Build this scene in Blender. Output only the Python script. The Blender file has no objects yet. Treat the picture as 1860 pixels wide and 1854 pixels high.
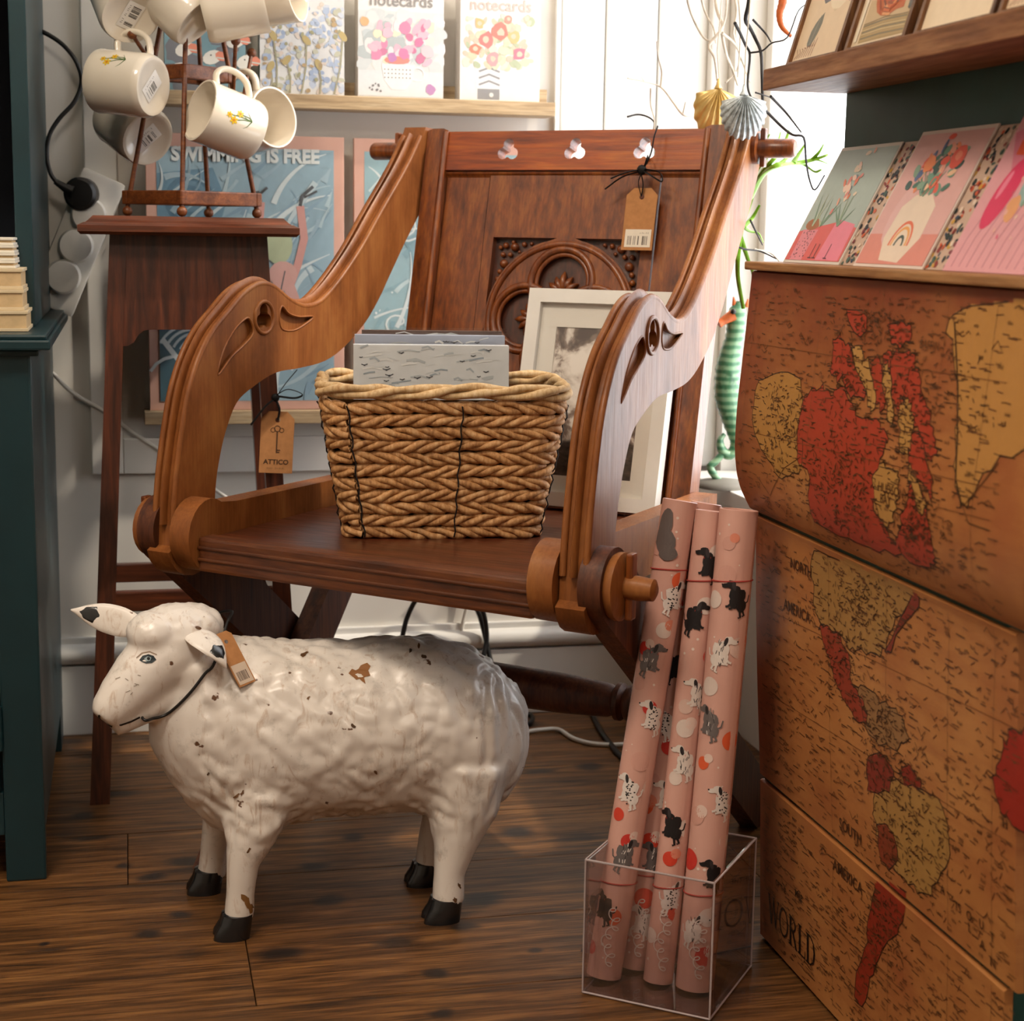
import bpy, bmesh, math, random
import numpy as np
from mathutils import Vector, Matrix, Euler
from mathutils.geometry import delaunay_2d_cdt, tessellate_polygon

random.seed(7)
rng = np.random.default_rng(7)
R_ = math.radians
pi = math.pi

# ------------------------------------------------------------------ camera, world, light, exposure
SC = bpy.context.scene
COL = SC.collection
CAM_H, PITCH, YAW, ROLL, FOC = 0.80, R_(9.4), R_(13.0), R_(0.9), 3050.0
_f = Vector((math.sin(YAW) * math.cos(PITCH), math.cos(YAW) * math.cos(PITCH), -math.sin(PITCH)))
_r = Vector((math.cos(YAW), -math.sin(YAW), 0))
_u = _r.cross(_f)
_r2 = _r * math.cos(ROLL) + _u * math.sin(ROLL)
_u2 = _u * math.cos(ROLL) - _r * math.sin(ROLL)
CAM_P = Vector((0, 0, CAM_H))
cam_d = bpy.data.cameras.new('camera')
cam_d.sensor_fit = 'HORIZONTAL'
cam_d.sensor_width = 36.0
cam_d.lens = 36.0 * FOC / 1860.0
cam_d.clip_start = 0.02
cam_d.dof.use_dof = True
cam_d.dof.focus_distance = 1.93
cam_d.dof.aperture_fstop = 9.0
cam = bpy.data.objects.new('camera', cam_d)
COL.objects.link(cam)
cam.matrix_world = Matrix(((_r2.x, _u2.x, -_f.x, 0), (_r2.y, _u2.y, -_f.y, 0), (_r2.z, _u2.z, -_f.z, CAM_H), (0, 0, 0, 1)))
SC.camera = cam

world = bpy.data.worlds.new('sky')
SC.world = world
world.use_nodes = True
_bg = world.node_tree.nodes['Background']
_bg.inputs[0].default_value = (0.98, 0.98, 1.0, 1)
_bg.inputs[1].default_value = 5.0

SC.view_settings.view_transform = 'Standard'
SC.view_settings.look = 'None'
SC.view_settings.gamma = 1.0
SC.view_settings.use_curve_mapping = False
SC.view_settings.exposure = 0.0
SC.cycles.max_bounces = 5
SC.cycles.diffuse_bounces = 3
SC.cycles.glossy_bounces = 2
SC.cycles.transparent_max_bounces = 10
SC.cycles.adaptive_threshold = 0.04
SC.cycles.caustics_reflective = False
SC.cycles.caustics_refractive = False


def light(name, kind, loc, target, energy, color, size=None, size_y=None):
    d = bpy.data.lights.new(name, kind)
    d.energy = energy
    d.color = color
    if kind == 'AREA':
        d.shape = 'RECTANGLE'
        d.size = size
        d.size_y = size_y or size
    elif kind == 'SUN':
        d.angle = size
    else:
        d.shadow_soft_size = size
    o = bpy.data.objects.new(name, d)
    COL.objects.link(o)
    o.location = loc
    v = Vector(target) - Vector(loc)
    o.rotation_euler = v.to_track_quat('-Z', 'Y').to_euler()
    return o


# low sun reaching through the side window
light('sun', 'SUN', (3.1, 1.0, 3.4), (0.62, 2.12, 0.5), 3.0, (1.0, 0.88, 0.72), R_(2.0))
# ceiling spots of the shop, plus one added fill behind the camera
light('ceiling_lamp_or_fill', 'AREA', (-0.40, 0.85, 2.35), (0.25, 1.9, 0.2), 32, (1.0, 0.86, 0.70), 0.5, 0.5)
light('ceiling_lamp_or_fill', 'AREA', (0.35, -0.75, 2.35), (0.25, 1.9, 0.2), 20, (1.0, 0.88, 0.74), 0.5, 0.5)  # added fill for low front faces, stands in for bounce in the room
light('ceiling_lamp_or_fill', 'AREA', (-0.9, 1.5, 2.35), (-0.2, 2.2, 0.4), 9, (1.0, 0.86, 0.70), 0.4, 0.4)


# a pixel of the surveyed frame back to a point of the room
def _ray(px, py):
    return _r2 * ((px - 930) / FOC) - _u2 * ((py - 927) / FOC) + _f


def at(px, py, axis, val):
    d = _ray(px, py)
    k = 'xyz'.index(axis)
    return CAM_P + d * ((val - CAM_P[k]) / d[k])


# ------------------------------------------------------------------ helpers: colour and materials
def lin(c):
    if isinstance(c, str):
        c = tuple(int(c[i:i + 2], 16) for i in (0, 2, 4))
    r = []
    for v in c[:3]:
        v = v / 255.0
        r.append(v / 12.92 if v <= 0.04045 else ((v + 0.055) / 1.055) ** 2.4)
    return (r[0], r[1], r[2], 1.0)


class NT:
    """small node-tree writer"""

    def __init__(s, name):
        s.m = bpy.data.materials.new(name)
        s.m.use_nodes = True
        s.t = s.m.node_tree
        s.b = s.t.nodes['Principled BSDF']

    def n(s, typ, **kw):
        x = s.t.nodes.new(typ)
        for k, v in kw.items():
            if k.startswith('i_'):
                key = k[2:]
                key = int(key) if key.isdigit() else key.replace('_', ' ')
                x.inputs[key].default_value = v
            else:
                setattr(x, k, v)
        return x

    def l(s, a, b):
        s.t.links.new(a, b)

    def coord(s, scale=(1, 1, 1), rot=(0, 0, 0), which='Object', loc=(0, 0, 0)):
        tc = s.n('ShaderNodeTexCoord')
        mp = s.n('ShaderNodeMapping')
        mp.inputs['Scale'].default_value = scale
        mp.inputs['Rotation'].default_value = rot
        mp.inputs['Location'].default_value = loc
        s.l(tc.outputs[which], mp.inputs[0])
        return mp.outputs[0]

    def noise(s, vec, scale=5, detail=4, rough=.55, dist=0):
        x = s.n('ShaderNodeTexNoise')
        x.inputs['Scale'].default_value = scale
        x.inputs['Detail'].default_value = detail
        x.inputs['Roughness'].default_value = rough
        x.inputs['Distortion'].default_value = dist
        s.l(vec, x.inputs['Vector'])
        return x.outputs[0]

    def ramp(s, fac, stops, interp='LINEAR'):
        x = s.n('ShaderNodeValToRGB')
        cr = x.color_ramp
        cr.interpolation = interp
        while len(cr.elements) < len(stops):
            cr.elements.new(0.5)
        for e, (p, c) in zip(cr.elements, stops):
            e.position = p
            e.color = c if not isinstance(c, str) else lin(c)
        s.l(fac, x.inputs[0])
        return x.outputs[0]

    def mix(s, fac, a, b, mode='MIX'):
        x = s.n('ShaderNodeMix', data_type='RGBA', blend_type=mode)
        for sock, v in ((x.inputs[0], fac), (x.inputs[6], a), (x.inputs[7], b)):
            if isinstance(v, bpy.types.NodeSocket):
                s.l(v, sock)
            elif isinstance(v, str):
                sock.default_value = lin(v)
            else:
                sock.default_value = v
        return x.outputs[2]

    def bump(s, h, strength=.2, dist=.002):
        x = s.n('ShaderNodeBump')
        x.inputs['Strength'].default_value = strength
        x.inputs['Distance'].default_value = dist
        s.l(h, x.inputs['Height'])
        s.l(x.outputs[0], s.b.inputs['Normal'])

    def done(s, col=None, rough=.5, spec=.5, coat=0, metal=0):
        if isinstance(col, bpy.types.NodeSocket):
            s.l(col, s.b.inputs['Base Color'])
        elif col is not None:
            s.b.inputs['Base Color'].default_value = lin(col) if isinstance(col, (str,)) or max(col) > 1 else col
        if isinstance(rough, bpy.types.NodeSocket):
            s.l(rough, s.b.inputs['Roughness'])
        else:
            s.b.inputs['Roughness'].default_value = rough
        s.b.inputs['Specular IOR Level'].default_value = spec
        s.b.inputs['Coat Weight'].default_value = coat
        s.b.inputs['Coat Roughness'].default_value = max(.06, (rough if isinstance(rough, float) else .3) * .8)
        s.b.inputs['Metallic'].default_value = metal
        return s.m


def m_plain(name, col, rough=.5, spec=.5, metal=0, coat=0, var=.06, scale=30):
    t = NT(name)
    c = lin(col)
    v = t.noise(t.coord(), scale, 3)
    a = tuple(min(1, x * (1 + var)) for x in c[:3]) + (1,)
    b = tuple(x * (1 - var) for x in c[:3]) + (1,)
    return t.done(t.ramp(v, [(.3, b), (.7, a)]), rough, spec, coat, metal)


def m_wood(name, dark, mid, lightc, axis='z', scale=1.0, rough=.35, coat=.25, stretch=14, bump=.15, fmix=.55, spec=.5):
    t = NT(name)
    st = [stretch * scale] * 3
    st['xyz'.index(axis)] = 1.2 * scale
    vec = t.coord(tuple(st))
    g = t.noise(vec, 6, 6, .62, .35)
    st2 = [60 * scale] * 3
    st2['xyz'.index(axis)] = 3 * scale
    fine = t.noise(t.coord(tuple(st2)), 5, 3, .6)
    big = t.noise(t.coord((3, 3, 3)), 2.2, 2)
    c = t.ramp(g, [(.28, dark), (.5, mid), (.74, lightc)])
    c = t.mix(fmix, c, t.ramp(fine, [(.32, (.45, .42, .40, 1)), (.6, (1, 1, 1, 1))]), 'MULTIPLY')
    c = t.mix(.5, c, t.ramp(big, [(.3, (.7, .66, .64, 1)), (.7, (1.0, 1.0, 1.0, 1))]), 'MULTIPLY')
    t.bump(fine, bump, .001)
    return t.done(c, t.ramp(fine, [(.3, (rough + .15,) * 3 + (1,)), (.7, (rough,) * 3 + (1,))]), spec, coat)


def m_print(name, rough=.5, coat=0):
    t = NT(name)
    a = t.n('ShaderNodeVertexColor', layer_name='Col')
    v = t.noise(t.coord(), 90, 2)
    c = t.mix(.12, a.outputs[0], t.ramp(v, [(.3, (.6, .6, .6, 1)), (.7, (1, 1, 1, 1))]), 'MULTIPLY')
    return t.done(c, rough, .4, coat)


def m_glass(name, tint=(1, 1, 1, 1), rough=.02, mixf=.12):
    """thin clear sheet: mostly see-through with a glossy reflection"""
    t = NT(name)
    tr = t.n('ShaderNodeBsdfTransparent')
    tr.inputs[0].default_value = tint
    gl = t.n('ShaderNodeBsdfGlossy')
    gl.inputs['Roughness'].default_value = rough
    lw = t.n('ShaderNodeLayerWeight')
    lw.inputs[0].default_value = .35
    mr = t.n('ShaderNodeMapRange')
    mr.inputs[3].default_value = mixf * .35
    mr.inputs[4].default_value = min(1, mixf * 3.5)
    t.l(lw.outputs['Facing'], mr.inputs[0])
    mx = t.n('ShaderNodeMixShader')
    t.l(mr.outputs[0], mx.inputs[0])
    t.l(tr.outputs[0], mx.inputs[1])
    t.l(gl.outputs[0], mx.inputs[2])
    t.l(mx.outputs[0], t.t.nodes['Material Output'].inputs[0])
    return t.m


# ------------------------------------------------------------------ helpers: meshes
def V(*a):
    return Vector(a if len(a) > 1 else a[0])


def frame_from(z, up=(0, 0, 1)):
    z = V(z).normalized()
    u = V(up)
    if abs(z.dot(u)) > .98:
        u = V(1, 0, 0)
    x = u.cross(z).normalized()
    y = z.cross(x)
    return x, y, z


class MB:
    def __init__(s, M=None):
        s.v, s.f, s.c = [], [], []
        s.M = M

    def add(s, verts, faces, col=None):
        o = len(s.v)
        if s.M is not None:
            verts = [s.M @ V(p) for p in verts]
        s.v.extend([tuple(p) for p in verts])
        s.f.extend([tuple(i + o for i in f) for f in faces])
        if col is not None or s.c:
            s.c.extend([col or (1, 1, 1, 1)] * (len(s.v) - len(s.c)))
        return s

    def box(s, lo, hi, rot=None, bev=0):
        lo, hi = V(lo), V(hi)
        if bev:
            return s.bbox(lo, hi, bev)
        p = [V(x, y, z) for z in (lo.z, hi.z) for y in (lo.y, hi.y) for x in (lo.x, hi.x)]
        if rot is not None:
            c = (lo + hi) / 2
            p = [c + rot @ (q - c) for q in p]
        return s.add(p, [(0, 2, 3, 1), (4, 5, 7, 6), (0, 1, 5, 4), (2, 6, 7, 3), (0, 4, 6, 2), (1, 3, 7, 5)])

    def bbox(s, lo, hi, b):
        bm = bmesh.new()
        bmesh.ops.create_cube(bm, size=1)
        d = hi - lo
        for v in bm.verts:
            v.co = V(lo.x + (v.co.x + .5) * d.x, lo.y + (v.co.y + .5) * d.y, lo.z + (v.co.z + .5) * d.z)
        b = min(b, .45 * min(d))
        bmesh.ops.bevel(bm, geom=bm.edges[:], offset=b, segments=2, profile=.6, affect='EDGES')
        bm.verts.index_update()
        s.add([v.co.copy() for v in bm.verts], [[v.index for v in f.verts] for f in bm.faces])
        bm.free()
        return s

    def bar(s, a, b, w, h, up=(0, 0, 1), bev=0):
        """rectangular bar from a to b, w across, h along 'up'"""
        a, b = V(a), V(b)
        x, y, z = frame_from(b - a, up)
        L = (b - a).length
        M0 = s.M
        T = Matrix(((x.x, y.x, z.x, a.x), (x.y, y.y, z.y, a.y), (x.z, y.z, z.z, a.z), (0, 0, 0, 1)))
        s.M = T if M0 is None else M0 @ T
        s.box((-w / 2, -h / 2, 0), (w / 2, h / 2, L), bev=bev)
        s.M = M0
        return s

    def tube(s, pts, r, n=10, caps=True, closed=False, flat=None):
        pts = [V(p) for p in pts]
        m = len(pts)
        rr = r if hasattr(r, '__len__') else [r] * m
        tang = []
        for i in range(m):
            if closed:
                t = pts[(i + 1) % m] - pts[i - 1]
            else:
                t = pts[min(i + 1, m - 1)] - pts[max(i - 1, 0)]
            tang.append(t.normalized() if t.length > 1e-9 else V(0, 0, 1))
        x, y, _ = frame_from(tang[0])
        vs = []
        for i in range(m):
            t = tang[i]
            x = (x - t * x.dot(t))
            x = x.normalized() if x.length > 1e-6 else frame_from(t)[0]
            y = t.cross(x)
            for k in range(n):
                a = 2 * pi * k / n
                vs.append(pts[i] + (x * math.cos(a) + y * math.sin(a) * (flat or 1)) * rr[i])
        fs = []
        for i in range(m if closed else m - 1):
            j = (i + 1) % m
            for k in range(n):
                k2 = (k + 1) % n
                fs.append((i * n + k, i * n + k2, j * n + k2, j * n + k))
        if caps and not closed:
            fs.append(tuple(range(n - 1, -1, -1)))
            fs.append(tuple((m - 1) * n + k for k in range(n)))
        return s.add(vs, fs)

    def cyl(s, a, b, r, r2=None, n=20):
        return s.tube([a, b], [r, r if r2 is None else r2], n)

    def lathe(s, prof, origin=(0, 0, 0), axis=(0, 0, 1), n=28, cap=True):
        """prof: (radius, height) pairs along axis"""
        x, y, z = frame_from(axis)
        o = V(origin)
        vs, fs = [], []
        for r, h in prof:
            for k in range(n):
                a = 2 * pi * k / n
                vs.append(o + z * h + (x * math.cos(a) + y * math.sin(a)) * max(r, 1e-5))
        for i in range(len(prof) - 1):
            for k in range(n):
                k2 = (k + 1) % n
                fs.append((i * n + k, i * n + k2, (i + 1) * n + k2, (i + 1) * n + k))
        if cap:
            fs.append(tuple(range(n - 1, -1, -1)))
            fs.append(tuple((len(prof) - 1) * n + k for k in range(n)))
        return s.add(vs, fs)

    def ball(s, c, r, n=12, sq=(1, 1, 1)):
        c = V(c)
        m = max(4, n // 2)
        vs = [c + V(0, 0, -r * sq[2])]
        for i in range(1, m):
            t = -pi / 2 + pi * i / m
            for k in range(n):
                a = 2 * pi * k / n
                vs.append(c + V(r * sq[0] * math.cos(t) * math.cos(a), r * sq[1] * math.cos(t) * math.sin(a), r * sq[2] * math.sin(t)))
        vs.append(c + V(0, 0, r * sq[2]))
        fs = [(0, 1 + (k + 1) % n, 1 + k) for k in range(n)]
        for i in range(m - 2):
            for k in range(n):
                k2 = (k + 1) % n
                fs.append((1 + i * n + k, 1 + i * n + k2, 1 + (i + 1) * n + k2, 1 + (i + 1) * n + k))
        last = len(vs) - 1
        b = 1 + (m - 2) * n
        fs += [(b + k, b + (k + 1) % n, last) for k in range(n)]
        return s.add(vs, fs)

    def plate(s, outer, holes, T, thick, chamfer=0):
        """flat plate: 2-D loops (u,v); T maps (u, v, d) to 3-D; d from 0 (front) to thick (back)"""
        loops = [outer] + list(holes)
        pts, edges, start = [], [], 0
        for lp in loops:
            n = len(lp)
            pts += [V(p[0], p[1]) for p in lp]
            edges += [(start + i, start + (i + 1) % n) for i in range(n)]
            start += n
        r = delaunay_2d_cdt(pts, edges, [], 1, 1e-7)
        P2, tris = r[0], r[2]

        def inside(p, lp):
            c = False
            n = len(lp)
            for i in range(n):
                x1, y1 = lp[i][0], lp[i][1]
                x2, y2 = lp[(i + 1) % n][0], lp[(i + 1) % n][1]
                if (y1 > p[1]) != (y2 > p[1]) and p[0] < (x2 - x1) * (p[1] - y1) / (y2 - y1) + x1:
                    c = not c
            return c
        keep = []
        for t in tris:
            c = sum((P2[i] for i in t), V(0, 0)) / len(t)
            if inside(c, outer) and not any(inside(c, h) for h in holes):
                keep.append(tuple(t))
        n = len(P2)
        vs = [T(p[0], p[1], 0) for p in P2] + [T(p[0], p[1], thick) for p in P2]
        fs = keep + [tuple(i + n for i in reversed(t)) for t in keep]
        s.add(vs, fs)
        for li, lp in enumerate(loops):
            m = len(lp)
            vv = [T(p[0], p[1], 0) for p in lp] + [T(p[0], p[1], thick) for p in lp]
            s.add(vv, [(i, i + m, (i + 1) % m + m, (i + 1) % m) for i in range(m)])
        return s

    def grid(s, nu, nv, fn, flip=False):
        vs = [fn(i / nu, j / nv) for j in range(nv + 1) for i in range(nu + 1)]
        fs = []
        for j in range(nv):
            for i in range(nu):
                a = j * (nu + 1) + i
                q = (a, a + 1, a + nu + 2, a + nu + 1)
                fs.append(q[::-1] if flip else q)
        return s.add(vs, fs)

    def build(s, name, mat, parent=None, smooth=None, fix=True, weld=1e-6):
        me = bpy.data.meshes.new(name)
        me.from_pydata(s.v, [], s.f)
        if s.c:
            at_ = me.color_attributes.new('Col', 'FLOAT_COLOR', 'POINT')
            cc_ = np.array(s.c, dtype=np.float32)
            wash = getattr(s, 'wash', 0.0)
            cc_[:, :3] = cc_[:, :3] * (1 - wash) + wash * np.array([.80, .79, .77], dtype=np.float32)  # blends a pale glare haze into the print colours
            at_.data.foreach_set('color', cc_.ravel())
        me.validate()
        if fix:
            bm = bmesh.new()
            bm.from_mesh(me)
            if weld:
                bmesh.ops.remove_doubles(bm, verts=bm.verts[:], dist=weld)
            bmesh.ops.recalc_face_normals(bm, faces=bm.faces[:])
            bm.to_mesh(me)
            bm.free()
        if smooth:
            me.shade_smooth()
            me.set_sharp_from_angle(angle=R_(smooth))
        if mat is not None:
            me.materials.append(mat)
        o = bpy.data.objects.new(name, me)
        COL.objects.link(o)
        if parent is not None:
            o.parent = parent
        return o


def tag(o, label=None, cat=None, group=None, kind=None):
    if label:
        o['label'] = label
    if cat:
        o['category'] = cat
    if group:
        o['group'] = group
    if kind:
        o['kind'] = kind
    return o


def thing(name, label, cat, loc=(0, 0, 0), rotz=0, group=None):
    o = bpy.data.objects.new(name, None)
    COL.objects.link(o)
    o.empty_display_size = .05
    o.location = loc
    o.rotation_euler = (0, 0, rotz)
    return tag(o, label, cat, group)


def struct(name, mb, mat, parent=None, smooth=None, label=None):
    o = mb.build(name, mat, parent, smooth)
    o['kind'] = 'structure'
    if label:
        o['label'] = label
    return o


def smooth_poly(pts, n=8, closed=False):
    """Catmull-Rom through the points"""
    P = [V(p) for p in pts]
    m = len(P)
    out = []
    for i in range(m if closed else m - 1):
        p0 = P[(i - 1) % m] if closed or i > 0 else P[0] * 2 - P[1]
        p1, p2 = P[i], P[(i + 1) % m]
        p3 = P[(i + 2) % m] if closed or i + 2 < m else P[-1] * 2 - P[-2]
        for k in range(n):
            t = k / n
            out.append(.5 * ((2 * p1) + (p2 - p0) * t + (2 * p0 - 5 * p1 + 4 * p2 - p3) * t * t + (3 * p1 - p0 - 3 * p2 + p3) * t ** 3))
    if not closed:
        out.append(P[-1])
    return out


# ------------------------------------------------------------------ flat print: coloured shapes laid on a surface
class Print:
    def __init__(s, T, step=.00006):
        """T(u, v, h) -> point; h = height over the surface"""
        s.mb = MB()
        s.T = T
        s.h = .0003
        s.step = step
        s.wash = 0.0  # share of glare mixed into the colours
        s.auto = 1.2e-6

    def up(s, k=1):
        s.h += s.step * k

    def poly(s, pts, col):
        s.h += s.auto
        col = lin(col) if isinstance(col, (str, list)) or max(col) > 1.5 else col
        tri = tessellate_polygon([[V(p[0], p[1], 0) for p in pts]])
        s.mb.add([s.T(p[0], p[1], s.h) for p in pts], [tuple(t) for t in tri], col)

    def rect(s, u0, v0, u1, v1, col, nu=1, nv=1):
        s.h += s.auto
        col = lin(col) if isinstance(col, (str, list)) or max(col) > 1.5 else col
        vs = [s.T(u0 + (u1 - u0) * i / nu, v0 + (v1 - v0) * j / nv, s.h) for j in range(nv + 1) for i in range(nu + 1)]
        fs = [(j * (nu + 1) + i, j * (nu + 1) + i + 1, (j + 1) * (nu + 1) + i + 1, (j + 1) * (nu + 1) + i) for j in range(nv) for i in range(nu)]
        s.mb.add(vs, fs, col)

    def blob(s, u, v, ru, rv=None, col='000000', n=14, rot=0, jag=0, rings=2, seed=None, arc=(0, 2 * pi)):
        s.h += s.auto
        col = lin(col) if isinstance(col, (str, list)) or max(col) > 1.5 else col
        rv = ru if rv is None else rv
        c, sn = math.cos(rot), math.sin(rot)
        vs = [s.T(u, v, s.h)]
        rad = [1 + (random.uniform(-jag, jag) if jag else 0) for _ in range(n)]
        for q in range(1, rings + 1):
            for k in range(n):
                a = 2 * pi * k / n
                x, y = ru * math.cos(a) * rad[k] * q / rings, rv * math.sin(a) * rad[k] * q / rings
                vs.append(s.T(u + x * c - y * sn, v + x * sn + y * c, s.h))
        fs = [(0, 1 + k, 1 + (k + 1) % n) for k in range(n)]
        for q in range(rings - 1):
            b = 1 + q * n
            fs += [(b + k, b + n + k, b + n + (k + 1) % n, b + (k + 1) % n) for k in range(n)]
        s.mb.add(vs, fs, col)

    def stroke(s, pts, w, col, taper=False):
        s.h += s.auto
        col = lin(col) if isinstance(col, (str, list)) or max(col) > 1.5 else col
        pts = [V(p[0], p[1]) for p in pts]
        m = len(pts)
        vs = []
        for i in range(m):
            t = pts[min(i + 1, m - 1)] - pts[max(i - 1, 0)]
            if t.length < 1e-9:
                t = V(1, 0)
            t.normalize()
            ww = w * (1 - .85 * i / (m - 1)) if taper else w
            nrm = V(-t.y, t.x) * ww / 2
            a, b = pts[i] + nrm, pts[i] - nrm
            vs += [s.T(a.x, a.y, s.h), s.T(b.x, b.y, s.h)]
        s.mb.add(vs, [(2 * i, 2 * i + 1, 2 * i + 3, 2 * i + 2) for i in range(m - 1)], col)

    def ring(s, u, v, ru, rv, w, col, a0=0, a1=2 * pi, n=20):
        s.stroke([(u + ru * math.cos(a0 + (a1 - a0) * k / n), v + rv * math.sin(a0 + (a1 - a0) * k / n)) for k in range(n + 1)], w, col)

    def strips(s, pts, col, dv=.004, zok=None, jag=0):
        """fill a closed outline with thin horizontal strips, so that it can follow a surface curved in v"""
        col = lin(col) if isinstance(col, (str, list)) or max(col) > 1.5 else col
        v0, v1 = min(p[1] for p in pts), max(p[1] for p in pts)
        n = max(1, int((v1 - v0) / dv))
        m = len(pts)

        def cuts(v):
            xs = []
            for i in range(m):
                (x1, y1), (x2, y2) = pts[i][:2], pts[(i + 1) % m][:2]
                if (y1 > v) != (y2 > v):
                    xs.append(x1 + (x2 - x1) * (v - y1) / (y2 - y1))
            return sorted(xs)
        for k in range(n):
            a, b = v0 + (v1 - v0) * k / n, v0 + (v1 - v0) * (k + 1) / n
            mid = (a + b) / 2
            if zok and not zok(mid):
                continue
            xs = cuts(mid)
            for i in range(0, len(xs) - 1, 2):
                x0, x1 = xs[i] + random.uniform(-jag, jag), xs[i + 1] + random.uniform(-jag, jag)
                s.mb.add([s.T(x0, a, s.h), s.T(x1, a, s.h), s.T(x1, b, s.h), s.T(x0, b, s.h)], [(0, 1, 2, 3)], col)

    def text(s, txt, u, v, size, col, align='LEFT', bold=0, sx=1.0, rot=0):
        """lettering as flat polygons from the built-in font"""
        col = lin(col) if isinstance(col, (str, list)) or max(col) > 1.5 else col
        cu = bpy.data.curves.new('lettering', 'FONT')
        cu.body = txt
        cu.size = size
        cu.align_x = align
        cu.offset = bold
        cu.resolution_u = 3
        o = bpy.data.objects.new('lettering', cu)
        COL.objects.link(o)
        dg = bpy.context.evaluated_depsgraph_get()
        me = bpy.data.meshes.new_from_object(o.evaluated_get(dg))
        c, sn = math.cos(rot), math.sin(rot)
        vs = []
        for p in me.vertices:
            x, y = p.co.x * sx, p.co.y
            vs.append(s.T(u + x * c - y * sn, v + x * sn + y * c, s.h))
        s.mb.add(vs, [tuple(p.vertices) for p in me.polygons], col)
        bpy.data.objects.remove(o)
        bpy.data.curves.remove(cu)
        bpy.data.meshes.remove(me)

    def scribble(s, u0, v0, u1, v1, h, col, w=.0006, dens=6):
        """a line of illegibly small writing"""
        L = math.hypot(u1 - u0, v1 - v0)
        n = max(2, int(L / (h * .9)))
        for i in range(n):
            if random.random() < .15:
                continue
            t = (i + .5) / n
            u, v = u0 + (u1 - u0) * t, v0 + (v1 - v0) * t
            s.stroke([(u, v), (u + random.uniform(-.3, .3) * h, v + h * random.uniform(.5, 1))], w, col)

    def barcode(s, u0, v0, u1, v1, col='4a4038', n=14):
        for i in range(n):
            if random.random() < .3:
                continue
            x = u0 + (u1 - u0) * i / n
            s.rect(x, v0, x + (u1 - u0) / n * random.uniform(.35, .8), v1, col)

    def build(s, parent, mat=None, name='print'):
        s.mb.wash = s.wash
        return s.mb.build(name, mat or M_PRINT, parent, fix=False)


M_PRINT = m_print('printed_ink')
M_PRINT_GLOSS = m_print('printed_ink_gloss', .25, .3)


def plane_T(o, ux, uy, un):
    """surface map for a flat print: origin, unit axes along u and v, outward normal"""
    o, ux, uy, un = V(o), V(ux), V(uy), V(un)
    return lambda u, v, h: o + ux * u + uy * v + un * h

# ================================================================== materials shared by the place
M_WALL = m_plain('white_wall_paint', 'e4dfd6', .45, .4, var=.03, scale=6)
M_TRIM = m_plain('white_gloss_paint', 'e9e6df', .3, .5, var=.03, scale=8)
M_TEAL = m_plain('dark_teal_paint', '16343a', .38, .5, var=.12, scale=14)
M_TEAL2 = m_plain('deep_green_paint', '1a4641', .5, .4, var=.25, scale=9)
M_CEIL = m_plain('ceiling_paint', 'efe6d8', .7, .2, var=.02)
M_OAK = m_wood('polished_oak', '52240a', '88461a', 'a9642a', 'z', 1.0, .30, .35)
M_OAKX = m_wood('polished_oak_rail', '742c06', 'ae5012', 'ca7220', 'x', 1.0, .28, .35)
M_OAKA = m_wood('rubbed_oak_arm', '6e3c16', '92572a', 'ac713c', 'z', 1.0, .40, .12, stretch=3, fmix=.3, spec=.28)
M_OAKD = m_wood('dark_shaded_oak', '36180a', '5a2c12', '74401d', 'z', 1.0, .5, .03)  # darker stain, with the shade on the legs also put into the colour
M_OAKDX = m_wood('dark_shaded_oak_rail', '3a1a0a', '643313', '80491f', 'x', 1.0, .4, .1)  # same for the front rail: dark stain plus painted-in shade
M_DARKWOOD = m_wood('dark_mahogany', '2a120a', '522817', '743c25', 'z', 1.1, .32, .3)
M_DARKWOODX = m_wood('dark_mahogany_top', '33150b', '582a15', '783c20', 'x', 1.1, .28, .4)
M_BEECH = m_wood('stained_beech', '5b2c10', '7c421a', '975a2b', 'x', 1.4, .4, .1)
M_PALEOAK = m_wood('pale_oak_shelf', 'a68a66', 'c6ac86', 'd9c4a2', 'x', 1.0, .5, 0)
M_SHELFOAK = m_wood('warm_oak_shelf', '6e4226', '94623c', 'b58358', 'y', 1.0, .5, .05)
M_BLACK = m_plain('black_plastic', '141212', .4, .5)
M_WHITEPL = m_plain('white_plastic', 'e2ddd3', .35, .5)
M_RIBBON = m_plain('black_ribbon', '12100f', .7, .3)
M_KRAFT = m_plain('kraft_card', 'b98253', .8, .2, var=.1, scale=120)
M_PAPER = m_plain('white_paper', 'e9e4da', .7, .3, var=.02)


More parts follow.
